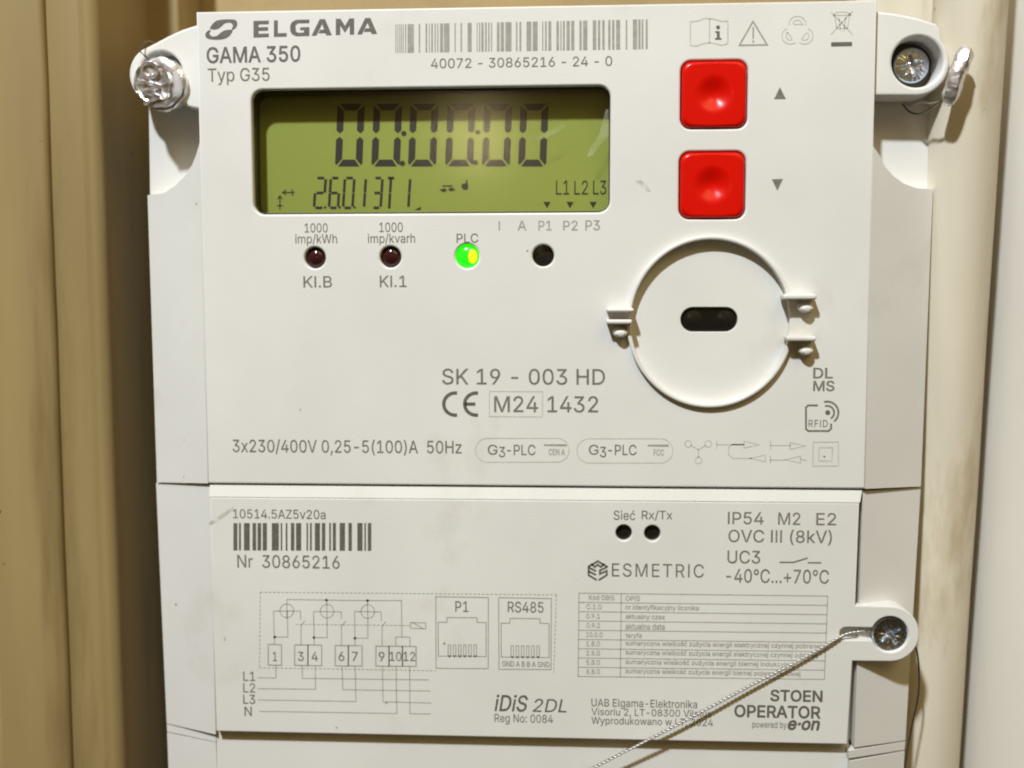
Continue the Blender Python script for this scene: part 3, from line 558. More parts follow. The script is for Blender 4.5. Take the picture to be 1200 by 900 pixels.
tag(mesh('wooden_board', v, f, M['pipe_cream']), 'cream board behind the upper right ear of the meter', 'board')
# ------------------------------------------------------------------ the meter
meter = tag(empty('electricity_meter', (4, 60, -100)), 'white plastic electricity meter with green display, two red buttons and printed grey text', 'electricity meter')
XL, XR, ZS = -71.5, 80.0, -23.55          # front face left, right, seam
ZT = 84.3

# rear case, seen as the floor of the recesses under the ears
rc = [P(173.5, 60, 10.8), P(176, 228, 10.8), P(187, 565, 10.8), P(200.5, 850, 10.8)]
rc += [(rc[-1][0]+.5, -140)]
rr = [P(1090, 60, 10.8), P(1090, 228, 10.8), P(1076, 565, 10.8), P(1057, 850, 10.8)]
rr = rr+[(rr[-1][0]-.8, -140)]
rear = prism('rear_case', rc+rr[::-1], lambda x, z: 10.8, 61, M['white'], meter)

# front case: plate with openings
disp = prect(295.5, 102.5, 715, 250, 0)
holes = [rrect(*disp, 2.6)]
btn_boxes = [prect(799, 71.5, 874.5, 150, 0), prect(797, 179.5, 872.5, 254.5, 0)]
BW, BH = 14.3, 14.5
btn_c = [((b[0]+b[2])/2, (b[1]+b[3])/2) for b in btn_boxes]
for cx, cz in btn_c: holes.append(rrect(cx-BW/2-.25, cz-BH/2-.25, cx+BW/2+.25, cz+BH/2+.25, 2.35))
led_px = [(369, 302, 12.5), (457.5, 301, 12.5), (547.5, 300, 14), (636.5, 299.5, 12.5)]
led_c = [(*P(x, y, 0), r*DIST/FPX*1.0) for x, y, r in led_px]
for x, z, r in led_c: holes.append(circle(x, z, r, 32))
ox0, oz0, ox1, oz1 = prect(798, 360, 865.5, 389, 0)
holes.append(rrect(ox0, oz0, ox1, oz1, (oz1-oz0)/2-.01, 10))
PD = 1.2
oc = P(832.5, 377.5, -1.3)
ro = (P(931, 377, -1.3)[0]-P(734, 377, -1.3)[0])/2
ro_z = (P(832, 276.5, -1.3)[1]-P(832, 479, -1.3)[1])/2
slot_hole = holes.pop()
holes.append([(oc[0]+(ro-.9)*math.cos(R_(6*k)), oc[1]+(ro_z-.9)*math.sin(R_(6*k))) for k in range(60)])
front = plate('front_case', [(XL, ZS), (XR, ZS), (XR, ZT), (XL, ZT)], holes, 0, 9, .45, M['white'], meter)
v, f = box_geo(XL+2, XR-2, 9, 10.7, ZS+.5, ZT-9)
mesh('case_backing', v, f, M['hole'], meter)

def strip_front(xa, ya, xb, yb): return lambda x, z: ya+(yb-ya)*(x-xa)/(xb-xa)
OUT = 7.5
fl = strip_front(XL+.1, .12, -86, OUT); fr = strip_front(XR-.1, .12, 94.6, OUT)
XI = .12
def mid(p, dep): return P(p[0], p[1], dep)
# left bevelled side with the scooped recess cut out of its top
scoop = [mid((232, 166), 0), mid((230, 180), .4), mid((225, 193), 1.2), mid((217, 205), 2), mid((205, 217), 3.4), mid((190, 226), 4.6)]
prism('side_panel', [(XL+XI, ZS), (XL+XI, scoop[0][1])]+[(p[0], p[1]) for p in scoop[1:]]+[P(172, 228.5, OUT), P(183.5, 565.5, OUT)], fl, 26, M['white'], meter)
scoop = [mid((1027, 171), 0), mid((1031, 181), .4), mid((1038, 195), 1.2), mid((1048, 206), 2.2), mid((1060, 214.5), 3.4), mid((1076, 220), 4.6)]
prism('side_panel', [(XR-XI, ZS), (XR-XI, scoop[0][1])]+scoop[1:]+[P(1094, 221.5, OUT), P(1079, 570, OUT)], fr, 26, M['white'], meter)

# ears
lc = P(186, 88, 3); rcn = P(1075, 73, 3)
lr = 6.7
ear_l = [P(240, 129, 2), P(240, 27, 2), P(229, 29, 2), P(212, 34.5, 2), P(196, 42, 2), P(181, 50, 2)]+arc(lc[0], lc[1], lr, 122, 300, 18)+[P(222, 126, 2)]
plate('mounting_ear', ear_l, [circle(P(190, 87, 3)[0], P(190, 87, 3)[1], 5.0)], 2.2, 10.6, .6, M['white'], meter)
ear_r = [P(1020, 111.5, 2), P(1020, 13, 2), P(1032, 13, 2), P(1052, 15.5, 2), P(1076, 20.5, 2), P(1097, 27, 2), P(1102, 33, 2), P(1103.5, 39, 2)]+arc(P(1075, 74, 2)[0], P(1075, 74, 2)[1], 7.1, 42, -88, 16)
plate('mounting_ear', ear_r, [circle(P(1075.5, 72, 2)[0], P(1075.5, 72, 2)[1], 5.55)], 2.2, 10.6, .6, M['white'], meter)

def screw(center, r, depth, parent, mat, turn=20, dom=.25):
    """pan head with a cross recess, as a height field"""
    nr, na = 26, 96
    v, f = [], []
    for i in range(nr+1):
        t = i/nr
        for k in range(na):
            a = 2*math.pi*k/na; rad = r*max(t, .01)
            x, z = rad*math.cos(a), rad*math.sin(a)
            b_ = a-R_(turn); xx, zz = rad*math.cos(b_), rad*math.sin(b_)
            y = depth+dom*t*t
            arm = r*.105
            if (abs(xx) < arm and abs(zz) < r*.62) or (abs(zz) < arm and abs(xx) < r*.62): y += r*.22*(1.15-t)
            b2 = b_-math.pi/4; u, w_ = abs(rad*math.cos(b2)), abs(rad*math.sin(b2))
            if min(u, w_) < r*.03 and max(u, w_) < r*.7 and max(u, w_) > r*.2: y += .08
            if t > .45: y += .045*math.cos(22*a)*(t-.45)
            if t > .93: y += (t-.93)*r*1.3
            v.append((center[0]+x, y, center[1]+z))
    for i in range(nr):
        for k in range(na): f.append((i*na+k, i*na+(k+1) % na, (i+1)*na+(k+1) % na, (i+1)*na+k))
    k0 = nr*na; v += [(center[0]+r*math.cos(2*math.pi*k/na), depth+1.8, center[1]+r*math.sin(2*math.pi*k/na)) for k in range(na)]
    for k in range(na): f.append((k0+k, k0+(k+1) % na, k0+na+(k+1) % na, k0+na+k))
    return mesh('screw', v, f, mat, parent, 30)
screw(P(1069, 76, 6.5), 3.95, 6.5, meter, M['chrome'], 12)
v, f = tube_geo([(*[P(1075.5, 72, 2)[0]], 9.6, P(1075.5, 72, 2)[1]), (P(1075.5, 72, 2)[0], 10.5, P(1075.5, 72, 2)[1])], 5.7, 32)
mesh('screw_well', v, f, M['well'], meter, 30)

# display: dark frame, lcd, pane
fx0, fz0, fx1, fz1 = prect(298, 106.5, 714, 248.5, 1.6)
plate('window_frame', [(disp[0]-1, disp[1]-1), (disp[2]+1, disp[1]-1), (disp[2]+1, disp[3]+1), (disp[0]-1, disp[3]+1)], [rrect(fx0, fz0, fx1, fz1, 2.2)], 1.6, 6.35, .05, M['dark_frame'], meter)
YL = 6.4
v, f = box_geo(disp[0]-1, disp[2]+1, YL, 8.4, disp[1]-1, disp[3]+1)
lcd = mesh('lcd_screen', v, f, M['lcd'], meter)
plate('display_window', rrect(fx0+.03, fz0+.03, fx1-.03, fz1-.03, 2.17), [], 1.9, 2.5, .02, M['glass'], meter)

YD = YL-.06
def seg_digit(x0, x1, y0, y1, lean=3.0, wpx=8.0):
    """a seven-segment 0 seen in the photo: six segments"""
    yt, ym, yb = y0, (y0+y1)/2, y1
    L_ = lambda x, y: (x+lean*(yb-y)/(yb-yt), y)
    g = 1.4; w_ = wpx
    S = []
    for xa, s_ in ((x0, 1), (x1, -1)):
        S.append([L_(xa, yt+1.5), L_(xa+s_*w_, yt+w_+1), L_(xa+s_*w_, ym-5.5), L_(xa+s_*w_*.5, ym-2), L_(xa, ym-5.5)])
        S.append([L_(xa, ym+5.5), L_(xa+s_*w_*.5, ym+2), L_(xa+s_*w_, ym+5.5), L_(xa+s_*w_, yb-w_-1), L_(xa+s_*1.5, yb-1.5), L_(xa, yb-4)])
    S.append([L_(x0+3, yt), L_(x1-3, yt), L_(x1-w_-1.5, yt+w_), L_(x0+w_+1.5, yt+w_)])
    S.append([L_(x0+w_+1, yb-w_), L_(x1-w_-1, yb-w_), L_(x1-3.5, yb), L_(x0+3.5, yb)])
    return polys('lcd_digit', S, YD, M['segment'], lcd)
for a, b in ((392.5, 424.5), (435, 468.5), (478, 511), (521.5, 554.5), (564.5, 597.5), (607, 640)): seg_digit(a, b, 121.5, 195)
for cx, cy in ((473.3, 156.5), (471.5, 191.5), (560, 155), (557, 190.5)):
    polys('lcd_dot', [ring_px(cx, cy, 3.2, n=14)[:-1]], YD, M['segment'], lcd)

def small(ch, x0, x1, y0=208.5, y1=243.5):
    g = 1.2; w_ = 3.1; ym = (y0+y1)/2; le = 2.2
    Q = lambda x, y: (x+le*(y1-y)/(y1-y0), y)
    seg = {'a': [(x0+2.5, y0), (x1-2.5, y0)], 'g': [(x0+2.5, ym), (x1-2.5, ym)], 'd': [(x0+2.5, y1), (x1-2.5, y1)],
           'f': [(x0, y0+g+1), (x0, ym-g)], 'b': [(x1, y0+g+1), (x1, ym-g)], 'e': [(x0, ym+g), (x0, y1-g-1)], 'c': [(x1, ym+g), (x1, y1-g-1)],
           'm': [((x0+x1)/2, y0+1), ((x0+x1)/2, ym-g)], 'n': [((x0+x1)/2, ym+g), ((x0+x1)/2, y1)]}
    use = {'2': 'abged', '6': 'afgedc', '0': 'abcdef', '3': 'abgcd', 'T': 'amn', '1': 'bc'}[ch]
    stroke('lcd_digit', [[Q(*p) for p in seg[k]] for k in use], w_, YD, M['segment'], lcd)
for ch, a, b in (('2', 368, 379.5), ('6', 385.5, 396), ('0', 402, 413), ('1', 418, 426.5), ('3', 436, 446), ('T', 450.5, 461.5), ('1', 470, 478.5)): small(ch, a, b)
for cx, cy in ((381, 243), (398, 243), (415.5, 243)): polys('lcd_dot', [ring_px(cx, cy, 1.5, n=10)[:-1]], YD, M['segment'], lcd)
stroke('lcd_arrow', [[(332, 225.5), (345, 225.5)], [(335, 223), (331, 225.5), (335, 228)], [(342.5, 222), (342.5, 229)]], 1.5, YD, M['segment_soft'], lcd)
stroke('lcd_arrow', [[(328, 230), (328, 245)], [(325.5, 233), (328, 229.5), (330.5, 233)], [(325, 241), (331, 241)]], 1.5, YD, M['segment_soft'], lcd)
stroke('lcd_symbol', [[(516, 222.5), (523, 222.5)], [(526, 222.5), (533, 222.5)], [(519, 218), (530, 218)]], 2.0, YD, M['segment_soft'], lcd)
polys('lcd_symbol', [[(517, 225), (520, 220), (523, 225)], [(526, 220), (532, 220), (529, 225)]], YD, M['segment_soft'], lcd)
polys('lcd_symbol', [[(541, 216), (546, 214), (549, 217), (548, 222), (544, 223), (541, 220)], [(546, 211), (548, 211), (548, 216), (546, 216)]], YD, M['segment'], lcd)
for s_, bx in (('L1', (651.5, 211.5, 667, 228)), ('L2', (673, 211.5, 689, 228)), ('L3', (695, 211.5, 710.5, 228))): text(s_, bx, YD, M['segment'], lcd, 0, 0, 'lcd_text')
for cx in (641, 668, 695): polys('lcd_marker', [[(cx-4.2, 236.5), (cx+4.2, 236.5), (cx, 244)]], YD, M['segment'], lcd)
polys('lcd_marker', [[(486, 246), (493, 242), (493, 246)]], YD, M['segment'], lcd)

# buttons: rounded squares with a shallow dish
def button(cx, cz):
    na, rings = 72, 40
    out = rrect(-BW/2, -BH/2, BW/2, BH/2, 2.1, 17)
    fine = [Vector(p).lerp(Vector(out[(i+1) % len(out)]), k/40) for i, p in enumerate(out) for k in range(40)]
    na = 96; out = []
    for k in range(na):
        w_ = 2*math.pi*k/na-math.pi
        out.append(min(fine, key=lambda p: abs(math.atan2(p.y, p.x)-w_)))
    out = [(p.x, p.y) for p in out]
    v, f = [], []
    for i in range(rings+1):
        t = i/rings
        for x, z in out:
            e = min(1, t*1.02)
            # blend from a circle in the middle to the outline at the rim
            a = math.atan2(z, x); rc_ = t*BW/2; k = t**3
            X = (1-k)*rc_*math.cos(a)+k*t*x; Z = (1-k)*rc_*math.sin(a)+k*t*z
            d = math.hypot(X, Z); y = -.55
            if d < 4.6: y += 1.05*(.5+.5*math.cos(math.pi*d/4.6))
            m_ = max(abs(X)/(BW/2), abs(Z)/(BH/2))
            if t > .93: y += .75*((t-.93)/.07)**2.2
            v.append((cx+X, y, cz+Z))
    for i in range(rings):
        for k in range(na): f.append((i*na+k, i*na+(k+1) % na, (i+1)*na+(k+1) % na, (i+1)*na+k))
    k0 = rings*na; v += [(cx+x, 6, cz+z) for x, z in out]
    for k in range(na): f.append((k0+k, k0+(k+1) % na, k0+na+(k+1) % na, k0+na+k))
    return mesh('push_button', v, f, M['red'], meter, 60)
for c in btn_c: button(*c)

# indicator lights
for (x, z, r), kind in zip(led_c, ('dark', 'dark', 'lit', 'hole')):
    rr_ = r-.06
    mat = {'dark': M['led_dark'], 'lit': M['led_green'], 'hole': M['hole']}[kind]
    dep = {'dark': .5, 'lit': .1, 'hole': 1.6}[kind]
    prof = [(.05, .9), (rr_*.35, .82), (rr_*.65, .6), (rr_*.87, .25), (rr_, -.2), (rr_, -3)] if kind != 'hole' else [(.05, .1), (rr_*.6, .05), (rr_, 0), (rr_, -2)]
    lz = lathe('indicator_light', prof, (x, dep+.9 if kind != 'hole' else dep, z), (0, -1, 0), mat, meter, 32)
    if kind == 'lit':
        lathe('led_chip', [(.05, .35), (rr_*.3, .3), (rr_*.42, .12), (rr_*.46, -.2)], (x+1.05, .42, z-.05), (0, -1, 0), M['led_yellow'], lz, 20, squash=1.35)

# optical port: slot, ring, clips
plate('port_face', [(oc[0]+(ro-.3)*math.cos(R_(6*k)), oc[1]+(ro_z-.3)*math.sin(R_(6*k))) for k in range(60)], [slot_hole], PD, 5, .15, M['white'], meter)
slot = rrect(ox0+.08, oz0+.08, ox1-.08, oz1-.08, (oz1-oz0)/2-.1, 10)
plate('optical_window', slot, [], 2.0, 4.5, .2, M['black'], meter)
for px in (813, 850): lathe('optical_lens', [(.05, .35), (1.2, .3), (2.0, .1), (2.2, -.2)], (P(px, 374.5, 1)[0], 2.1, P(px, 374.5, 1)[1]), (0, -1, 0), M['hole'], meter, 28)
RH = -1.35
def ring_wall(a0, a1):
    o_ = [(oc[0]+ro*math.cos(R_(a0+(a1-a0)*k/40)), oc[1]+ro_z*math.sin(R_(a0+(a1-a0)*k/40))) for k in range(41)]
    q = .95
    i_ = [(oc[0]+(ro-q)*math.cos(R_(a1+(a0-a1)*k/40)), oc[1]+(ro_z-q)*math.sin(R_(a1+(a0-a1)*k/40))) for k in range(41)]
    plate('port_rim', o_+i_, [], RH, 4, .35, M['white'], meter)
ring_wall(17.5, 172); ring_wall(181, 348.5)
def clip(x0, y0, x1, y1, d0):
    a, u, b, t = prect(x0, y0, x1, y1, d0)
    plate('port_clip', rrect(a, u, b, t, .45, 5), [], d0, .6, .4, M['white'], meter)
for c in ((918, 344.5, 957.5, 351), (922, 394, 957, 400), (711, 361, 743, 366), (711, 374.5, 741, 380)): clip(*c, -3.9)
for px, py in ((944, 360), (944, 410), (727, 389)):
    lathe('clip_catch', [(.05, 2.9), (.7, 2.8), (1.3, 2.3), (1.7, 1.4), (1.8, .5), (1.8, -.5)], (P(px, py, -1)[0], 0, P(px, py, -1)[1]), (0, -1, -.15), M['white'], meter, 24, squash=.62)

# ------------------------------------------------------------------ prints on the front case
K = -.04
T = lambda s, b, m='ink', **k: text(s, b, K, M[m], front, **k)
def blob(pts, n=6):
    """closed smooth outline through a few points (pixels)"""
    out = []
    for i in range(len(pts)):
        p0, p1, p2, p3 = [Vector(pts[(i+k-1) % len(pts)]) for k in range(4)]
        for k in range(n):
            t = k/n; q = .5*((2*p1)+(p2-p0)*t+(2*p0-5*p1+4*p2-p3)*t*t+(3*p1-p0-3*p2+p3)*t**3)
            out.append((q.x, q.y))
    return out
LG = lambda pts: blob([(230+x/4.444, y/4.444) for x, y in pts])
logo = [LG([(72, 150), (82, 128), (108, 107), (150, 101), (196, 102), (212, 114), (211, 136), (196, 153), (184, 153), (191, 134), (178, 119), (150, 121), (128, 140), (104, 153)]),
        LG([(188, 157), (178, 181), (152, 200), (112, 207), (66, 203), (48, 190), (51, 170), (64, 158), (76, 158), (69, 174), (82, 189), (108, 186), (130, 168), (154, 157)])]
polys('printed_logo', logo, K, M['ink_bold'], front)
E_ = lambda x, w_: [[(x, 0), (x+w_, 0), (x+w_, .22), (x+.33*w_, .22), (x+.33*w_, .39), (x+w_*.95, .39), (x+w_*.95, .61), (x+.33*w_, .61), (x+.33*w_, .78), (x+w_, .78), (x+w_, 1), (x, 1)]]
L1 = lambda x, w_: [[(x, 0), (x+.3*w_, 0), (x+.3*w_, .78), (x+w_, .78), (x+w_, 1), (x, 1)]]
A_ = lambda x, w_: [[(x+.40*w_, 0), (x+.66*w_, 0), (x+w_, 1), (x+.72*w_, 1), (x+.52*w_, .30), (x+.24*w_, 1), (x, 1)], [(x+.42*w_, .64), (x+.62*w_, .64), (x+.70*w_, .86), (x+.33*w_, .86)]]
M_ = lambda x, w_: [[(x, 0), (x+.26*w_, 0), (x+.5*w_, .45), (x+.74*w_, 0), (x+w_, 0), (x+w_, 1), (x+.76*w_, 1), (x+.76*w_, .42), (x+.5*w_, .88), (x+.24*w_, .42), (x+.24*w_, 1), (x, 1)]]
G_ = lambda x, w_: [[(x+w_, .0), (x+.3*w_, 0), (x+.08*w_, .14), (x, .38), (x, .66), (x+.1*w_, .88), (x+.32*w_, 1), (x+w_, 1), (x+w_, .46), (x+.52*w_, .46), (x+.52*w_, .64), (x+.72*w_, .64), (x+.72*w_, .79), (x+.42*w_, .79), (x+.3*w_, .70), (x+.28*w_, .34), (x+.4*w_, .22), (x+w_, .22)]]
pl = []
for fn, a, b in ((E_, 297, 315), (L1, 321, 336), (G_, 340, 362.5), (A_, 365, 389), (M_, 393.5, 415), (A_, 418.5, 442)): pl += fn(a, b-a)
pl = [[(x, 24.5-(x-297)*.026+yy*(19.5-(x-297)*.004)) for x, yy in q] for q in pl]
polys('printed_text', pl, K, M['ink_bold'], front)
T('GAMA 350', (242, 54, 352, 73.5), 'ink_bold', bold=14, turn=.004)
T('Typ G35', (243.5, 79.5, 316, 99.5))
bars = [(190, 193), (197, 200), (204, 207), (210, 213), (216, 219), (224, 228), (233, 255), (272, 277), (296, 302), (308, 311), (316, 322), (328, 332), (337, 341), (347, 358), (361, 380), (398, 402), (419, 424), (444, 458), (476, 479), (484, 488), (492, 500), (505, 511), (516, 521), (526, 530), (547, 556), (560, 572), (577, 598), (614, 619), (626, 633), (651, 668), (673, 690), (706, 710), (716, 722), (728, 738), (756, 765), (770, 774), (779, 786), (792, 803), (808, 819), (837, 845), (850, 865), (884, 896), (902, 910), (917, 926), (938, 946), (952, 960), (966, 980), (1000, 1005), (1025, 1040), (1044, 1052), (1056, 1062), (1070, 1077)]
barcode([(400+a/3, 400+b/3) for a, b in bars], ((463, 28.5), (760, 22.5)), ((463, 62), (760, 57.5)), K, M['ink_mid'], front)
T('40072 - 30865216 - 24 - 0', (505, 67, 717.5, 78.8), 'ink', turn=-.0)
stroke('printed_symbol', [[(809, 25.5), (818, 24.5), (827, 21), (831.5, 22), (836, 22), (846, 25), (853, 24.5), (853, 51), (846, 53), (837, 50.5), (831, 50), (824, 51), (816, 54), (809, 53), (809, 25.5)], [(831.5, 22), (831.5, 50)]], 1.3, K, M['ink_pale'], front)
polys('printed_symbol', [ring_px(841.5, 32, 2.4, n=12)[:-1], [(838, 36.5), (843.5, 36.5), (843.5, 44.5), (845.5, 44.5), (845.5, 46.5), (838, 46.5), (838, 44.5), (840, 44.5), (840, 38.5), (838, 38.5)]], K, M['ink_bold'], front)
stroke('printed_symbol', [[(882.5, 25), (866.5, 53), (899, 52.5), (882.5, 25)], [(882.7, 32), (882.7, 45)], [(882.7, 47.5), (882.7, 49.5)]], 1.7, K, M['ink_mid'], front)
rec = []
for a in (90, 210, 330):
    c = (934.5+9.5*math.cos(R_(a)), 37.5-9.0*math.sin(R_(a)))
    rec += [ring_px(*c, 10, a-95, a+95, 14, 9.5), ring_px(*c, 5.2, a-80, a+80, 12, 5), [(c[0]-4*math.sin(R_(a)), c[1]-4*math.cos(R_(a))), (c[0]+7*math.sin(R_(a)), c[1]+5*math.cos(R_(a)))]]
stroke('printed_symbol', rec, 1.1, K, M['ink_pale'], front)
stroke('printed_symbol', [[(974, 14), (999, 40)], [(999, 13), (974, 40)], [(977.5, 17.5), (981, 33), (993, 33), (996, 17)], ring_px(987, 17, 9.5, 0, 180, 10, 3.2), [(976, 18), (998, 17.5)], [(983, 20), (985, 36)], [(991, 20), (989, 36)]], 1.1, K, M['ink_pale'], front)
polys('printed_symbol', [[(974, 49.5), (998.5, 49), (998.5, 54), (974, 54.5)]], K, M['ink_bold'], front)
polys('printed_arrow', [[(914, 102), (921, 116), (907, 116.3)]], K, M['ink'], front)
polys('printed_arrow', [[(904.5, 210), (917.5, 209.6), (911, 223.5)]], K, M['ink'], front)
for s_, bx in (('I', (584.3, 259, 585.8, 270)), ('A', (606.5, 258.5, 617, 270)), ('P1', (631, 258.5, 646.5, 270)), ('P2', (660, 258.5, 677, 270)), ('P3', (686, 258, 703, 270))): T(s_, bx, 'ink_mid', bold=6)
T('1000', (357, 261.5, 384, 272.5)); T('imp/kWh', (346, 274, 395, 288)); T('1000', (444.5, 260.5, 472, 272)); T('imp/kvarh', (431, 273.5, 486.5, 287.5)); T('PLC', (535, 273.5, 560.5, 284.5))
T('KI.B', (355.5, 323.5, 389, 337)); T('KI.1', (445, 323, 476.5, 336.5))
T('SK 19 - 003 HD', (518, 432, 709, 451)); T('M24', (579, 464, 630.5, 483)); T('1432', (641.5, 464, 701, 483.5))
stroke('printed_symbol', [ring_px(533.5, 473.5, 13.5, 85, 275, 20, 13), ring_px(558, 473.5, 13.5, 85, 275, 20, 13), [(546, 473.5), (556, 473.5)]], 4.0, K, M['ink_bold'], front)
stroke('printed_frame', [[(573.5, 458.5), (636, 459), (635.5, 488.5), (573.5, 488), (573.5, 458.5)]], 1.0, K, M['ink_pale'], front)
T('3x230/400V 0,25-5(100)A  50Hz', (272.5, 515, 541, 534))
def pill(x0, y0, x1, y1):
    r = (y1-y0)/2; c = (y0+y1)/2
    pts = ring_px(x1-r, c, r, -90, 90, 10)+ring_px(x0+r, c, r, 90, 270, 10); pts.append(pts[0])
    stroke('printed_frame', [pts], 1.0, K, M['ink_pale'], front)
pill(557, 513.5, 667, 541.5); pill(676, 514, 788.5, 542.5)
for dx in (0, 118.5):
    T('G', (571.5+dx, 521, 583+dx, 533)); T('3', (584.5+dx, 523.5, 592+dx, 536)); T('-PLC', (594+dx, 521, 627.5+dx, 533.5))
polys('printed_line', [[(637.5, 520.5), (664, 520.5), (664, 523), (637.5, 522.5)]], K, M['ink_mid'], front); T('CEN A', (643, 526, 662, 533.5), 'ink_mid', bold=12)
polys('printed_line', [[(759, 521), (783.5, 521), (783.5, 523.5), (759, 523)]], K, M['ink_mid'], front); T('FCC', (766, 526.5, 778, 534), 'ink_mid', bold=12)
a_r = lambda x, y, d: [(x, y-4), (x, y+4), (x+d*18, y), (x, y-4)]
stroke('printed_symbol', [ring_px(806.5, 520, 4, n=12), ring_px(830, 520, 4, n=12), ring_px(818.5, 539.5, 4, n=12), [(810, 522), (818.5, 527), (826.5, 522)], [(818.5, 527), (818.5, 535.5)],
    [(840, 517), (840, 525)], [(840, 521), (872, 521)], a_r(872, 521, 1), [(872, 521), (858, 521), (854, 524), (854, 533), (859, 537), (881, 537)], a_r(897, 537, -1),
    [(903, 517), (903, 527)], [(903, 522), (926, 522)], a_r(926, 522.5, 1), [(903, 534), (903, 542)], [(903, 539), (920, 539)], a_r(938, 538.5, -1), [(938, 538), (945, 539.5)],
    [(953, 518), (982.5, 518), (982.5, 546), (952.5, 546), (953, 518)], [(960, 524.5), (975.5, 524.5), (975, 540), (959.5, 540), (960, 524.5)]], 1.2, K, M['ink_pale'], front)
polys('printed_dot', [ring_px(966, 535, 1.1, n=8)[:-1]], K, M['ink_bold'], front)
T('DL', (953, 431, 976, 443.5), bold=14); T('MS', (953, 446, 978, 458.5), bold=14)
stroke('printed_symbol', [[(958, 475), (947, 475), (944.5, 477.5), (944.5, 502.5), (947, 505), (971, 505), (974, 502), (974, 497)]], 2.2, K, M['ink'], front)
stroke('printed_symbol', [ring_px(969.5, 483.5, 8, -55, 105, 12), ring_px(969.5, 483.5, 13, -50, 105, 14)], 2.2, K, M['ink'], front)
polys('printed_dot', [ring_px(970, 483.5, 3, n=14)[:-1]], K, M['ink_bold'], front)
T('RFID', (947.5, 492, 970, 500.5), bold=4, space=60)

# ------------------------------------------------------------------ terminal cover with its raised label plate
YP = -.4
bl, br = P(253, 857, YP), P(993.5, 872.5, YP)
tl, tr = (-70.9, ZS-3.2), (78.6, ZS-3.2)
lug_c = P(1043.5, 743, YP)
lug_r = 6.45
lug_top = lug_c[1]+lug_r; lug_bot = lug_c[1]-lug_r
XRR = 77.9
outline = [tl, tr, (XRR+.3, lug_top)]+arc(lug_c[0], lug_c[1], lug_r, 90, -90, 24)+[(XRR, lug_bot), (br[0], br[1]), (bl[0], bl[1])]
hole_c = P(1043, 743.5, YP); hr = 4.15
sx0, sz = P(984, 742.5, YP); sh = 1.45
th = math.degrees(math.asin(sh/hr))
key = arc(hole_c[0], hole_c[1], hr, 180-th, -180+th, 36)+arc(sx0+sh, sz, sh, 270, 90, 8)
net = [(*P(731, 624.5, YP), 1.85), (*P(764.5, 625, YP), 1.85)]
cover = plate('terminal_cover', outline, [key]+[circle(x, z, r, 28) for x, z, r in net], YP, 5.8, .3, M['white'], meter)
# lit bevel along the top, sloped flanks left and right
def quad_solid(name, pts, back, mat, parent, sm=35):
    n_ = len(pts); v_ = list(pts)+[(x, back, z) for x, y, z in pts]
    return mesh(name, v_, [tuple(range(n_)), tuple(range(2*n_-1, n_-1, -1))]+[(i, (i+1) % n_, n_+(i+1) % n_, n_+i) for i in range(n_)], mat, parent, sm)
ZB = ZS-.45
quad_solid('cover_bevel', [(tl[0]-.1, YP+.02, tl[1]+.12), (tr[0]+.1, YP+.02, tr[1]+.12), (XR-.7, .3, ZB), (XL+.5, .3, ZB)], 5.7, M['white'], meter)
quad_solid('cover_bevel', [(tr[0]-.12, YP+.05, tr[1]+.1), (XRR+.18, YP+.05, lug_top), (XRR+.55, 4.1, lug_top), (XR-.9, 4.1, ZB-.05)], 5.7, M['white'], meter)
quad_solid('cover_bevel', [(XRR-.1, YP+.05, lug_bot), (br[0]-.12, YP+.05, br[1]+.1), (br[0]+.45, 4.1, br[1]+.1), (XRR+.55, 4.1, lug_bot)], 5.7, M['white'], meter)
quad_solid('cover_bevel', [(tl[0]+.12, YP+.05, tl[1]+.1), (bl[0]+.12, YP+.05, bl[1]+.1), (bl[0]-.45, 2.3, bl[1]+.1), (XL+.2, 2.3, ZB-.05)], 5.7, M['white'], meter)
# bevelled sides of the cover
OL = 8.0
quad_solid('cover_groove', [(XRR-.3, 4.2, ZB-.3), (XR+1, 4.2, ZB-.3), (XR+.2, 4.2, br[1]-.6), (br[0]-.3, 4.2, br[1]-.6)], 5.6, M['white'], meter)
fl1 = strip_front(XL, 1.1, -86, OL); fl2 = strip_front(XL, 2.1, -86, OL); fr2 = strip_front(XR, 1.2, 94.6, OL)
prism('side_panel', [(XL+.45, ZB), P(182, 566.5, OL), P(195.5, 847.5, OL), P(253, 860.5, 1.1)], fl1, 26, M['white'], meter)
prism('side_panel', [(XR-.35, ZB-.2), P(1079, 571.5, OL), P(1059.5, 865.5, OL), P(1000.5, 874.8, 1.3)], fr2, 26, M['white'], meter)
# lower block under the plate: narrow band and body
prism('side_band', [P(253, 861.6, 2.1), P(195.5, 849.0, OL), P(196, 857.2, OL), P(253, 869.4, 2.1)], fl2, 26, M['white'], meter)
prism('side_band', [P(993, 877.6, 1.3), P(1059.5, 867.2, OL), P(1058.5, 876.4, OL), P(993, 886.2, 1.3)], fr2, 26, M['white'], meter)
prism('side_panel', [P(253, 870.6, 2.1), P(196, 858.8, OL), (P(198.5, 900, OL)[0]+.3, -130), (P(253, 870, 1)[0]+.3, -130)], fl2, 26, M['white'], meter)
prism('side_panel', [P(993, 888, 2.3), P(1058.4, 878.2, OL), (P(1056, 900, OL)[0]-.6, -130), (P(993, 888, 2.3)[0]-.6, -130)], fr2, 26, M['white'], meter)
v, f = box_geo(P(253, 870, 1)[0]-.25, P(993, 888, 2.3)[0]+.2, 2.25, 24, -130, bl[1]+4)
mesh('terminal_block', v, f, M['white'], meter)
a_, u_, b_, t_ = prect(978, 728, 1066, 760, 2.5)
plate('slot_floor', rrect(a_, u_, b_, t_, 2, 5), [], 2.4, 5.5, .1, M['white_dull'], meter)
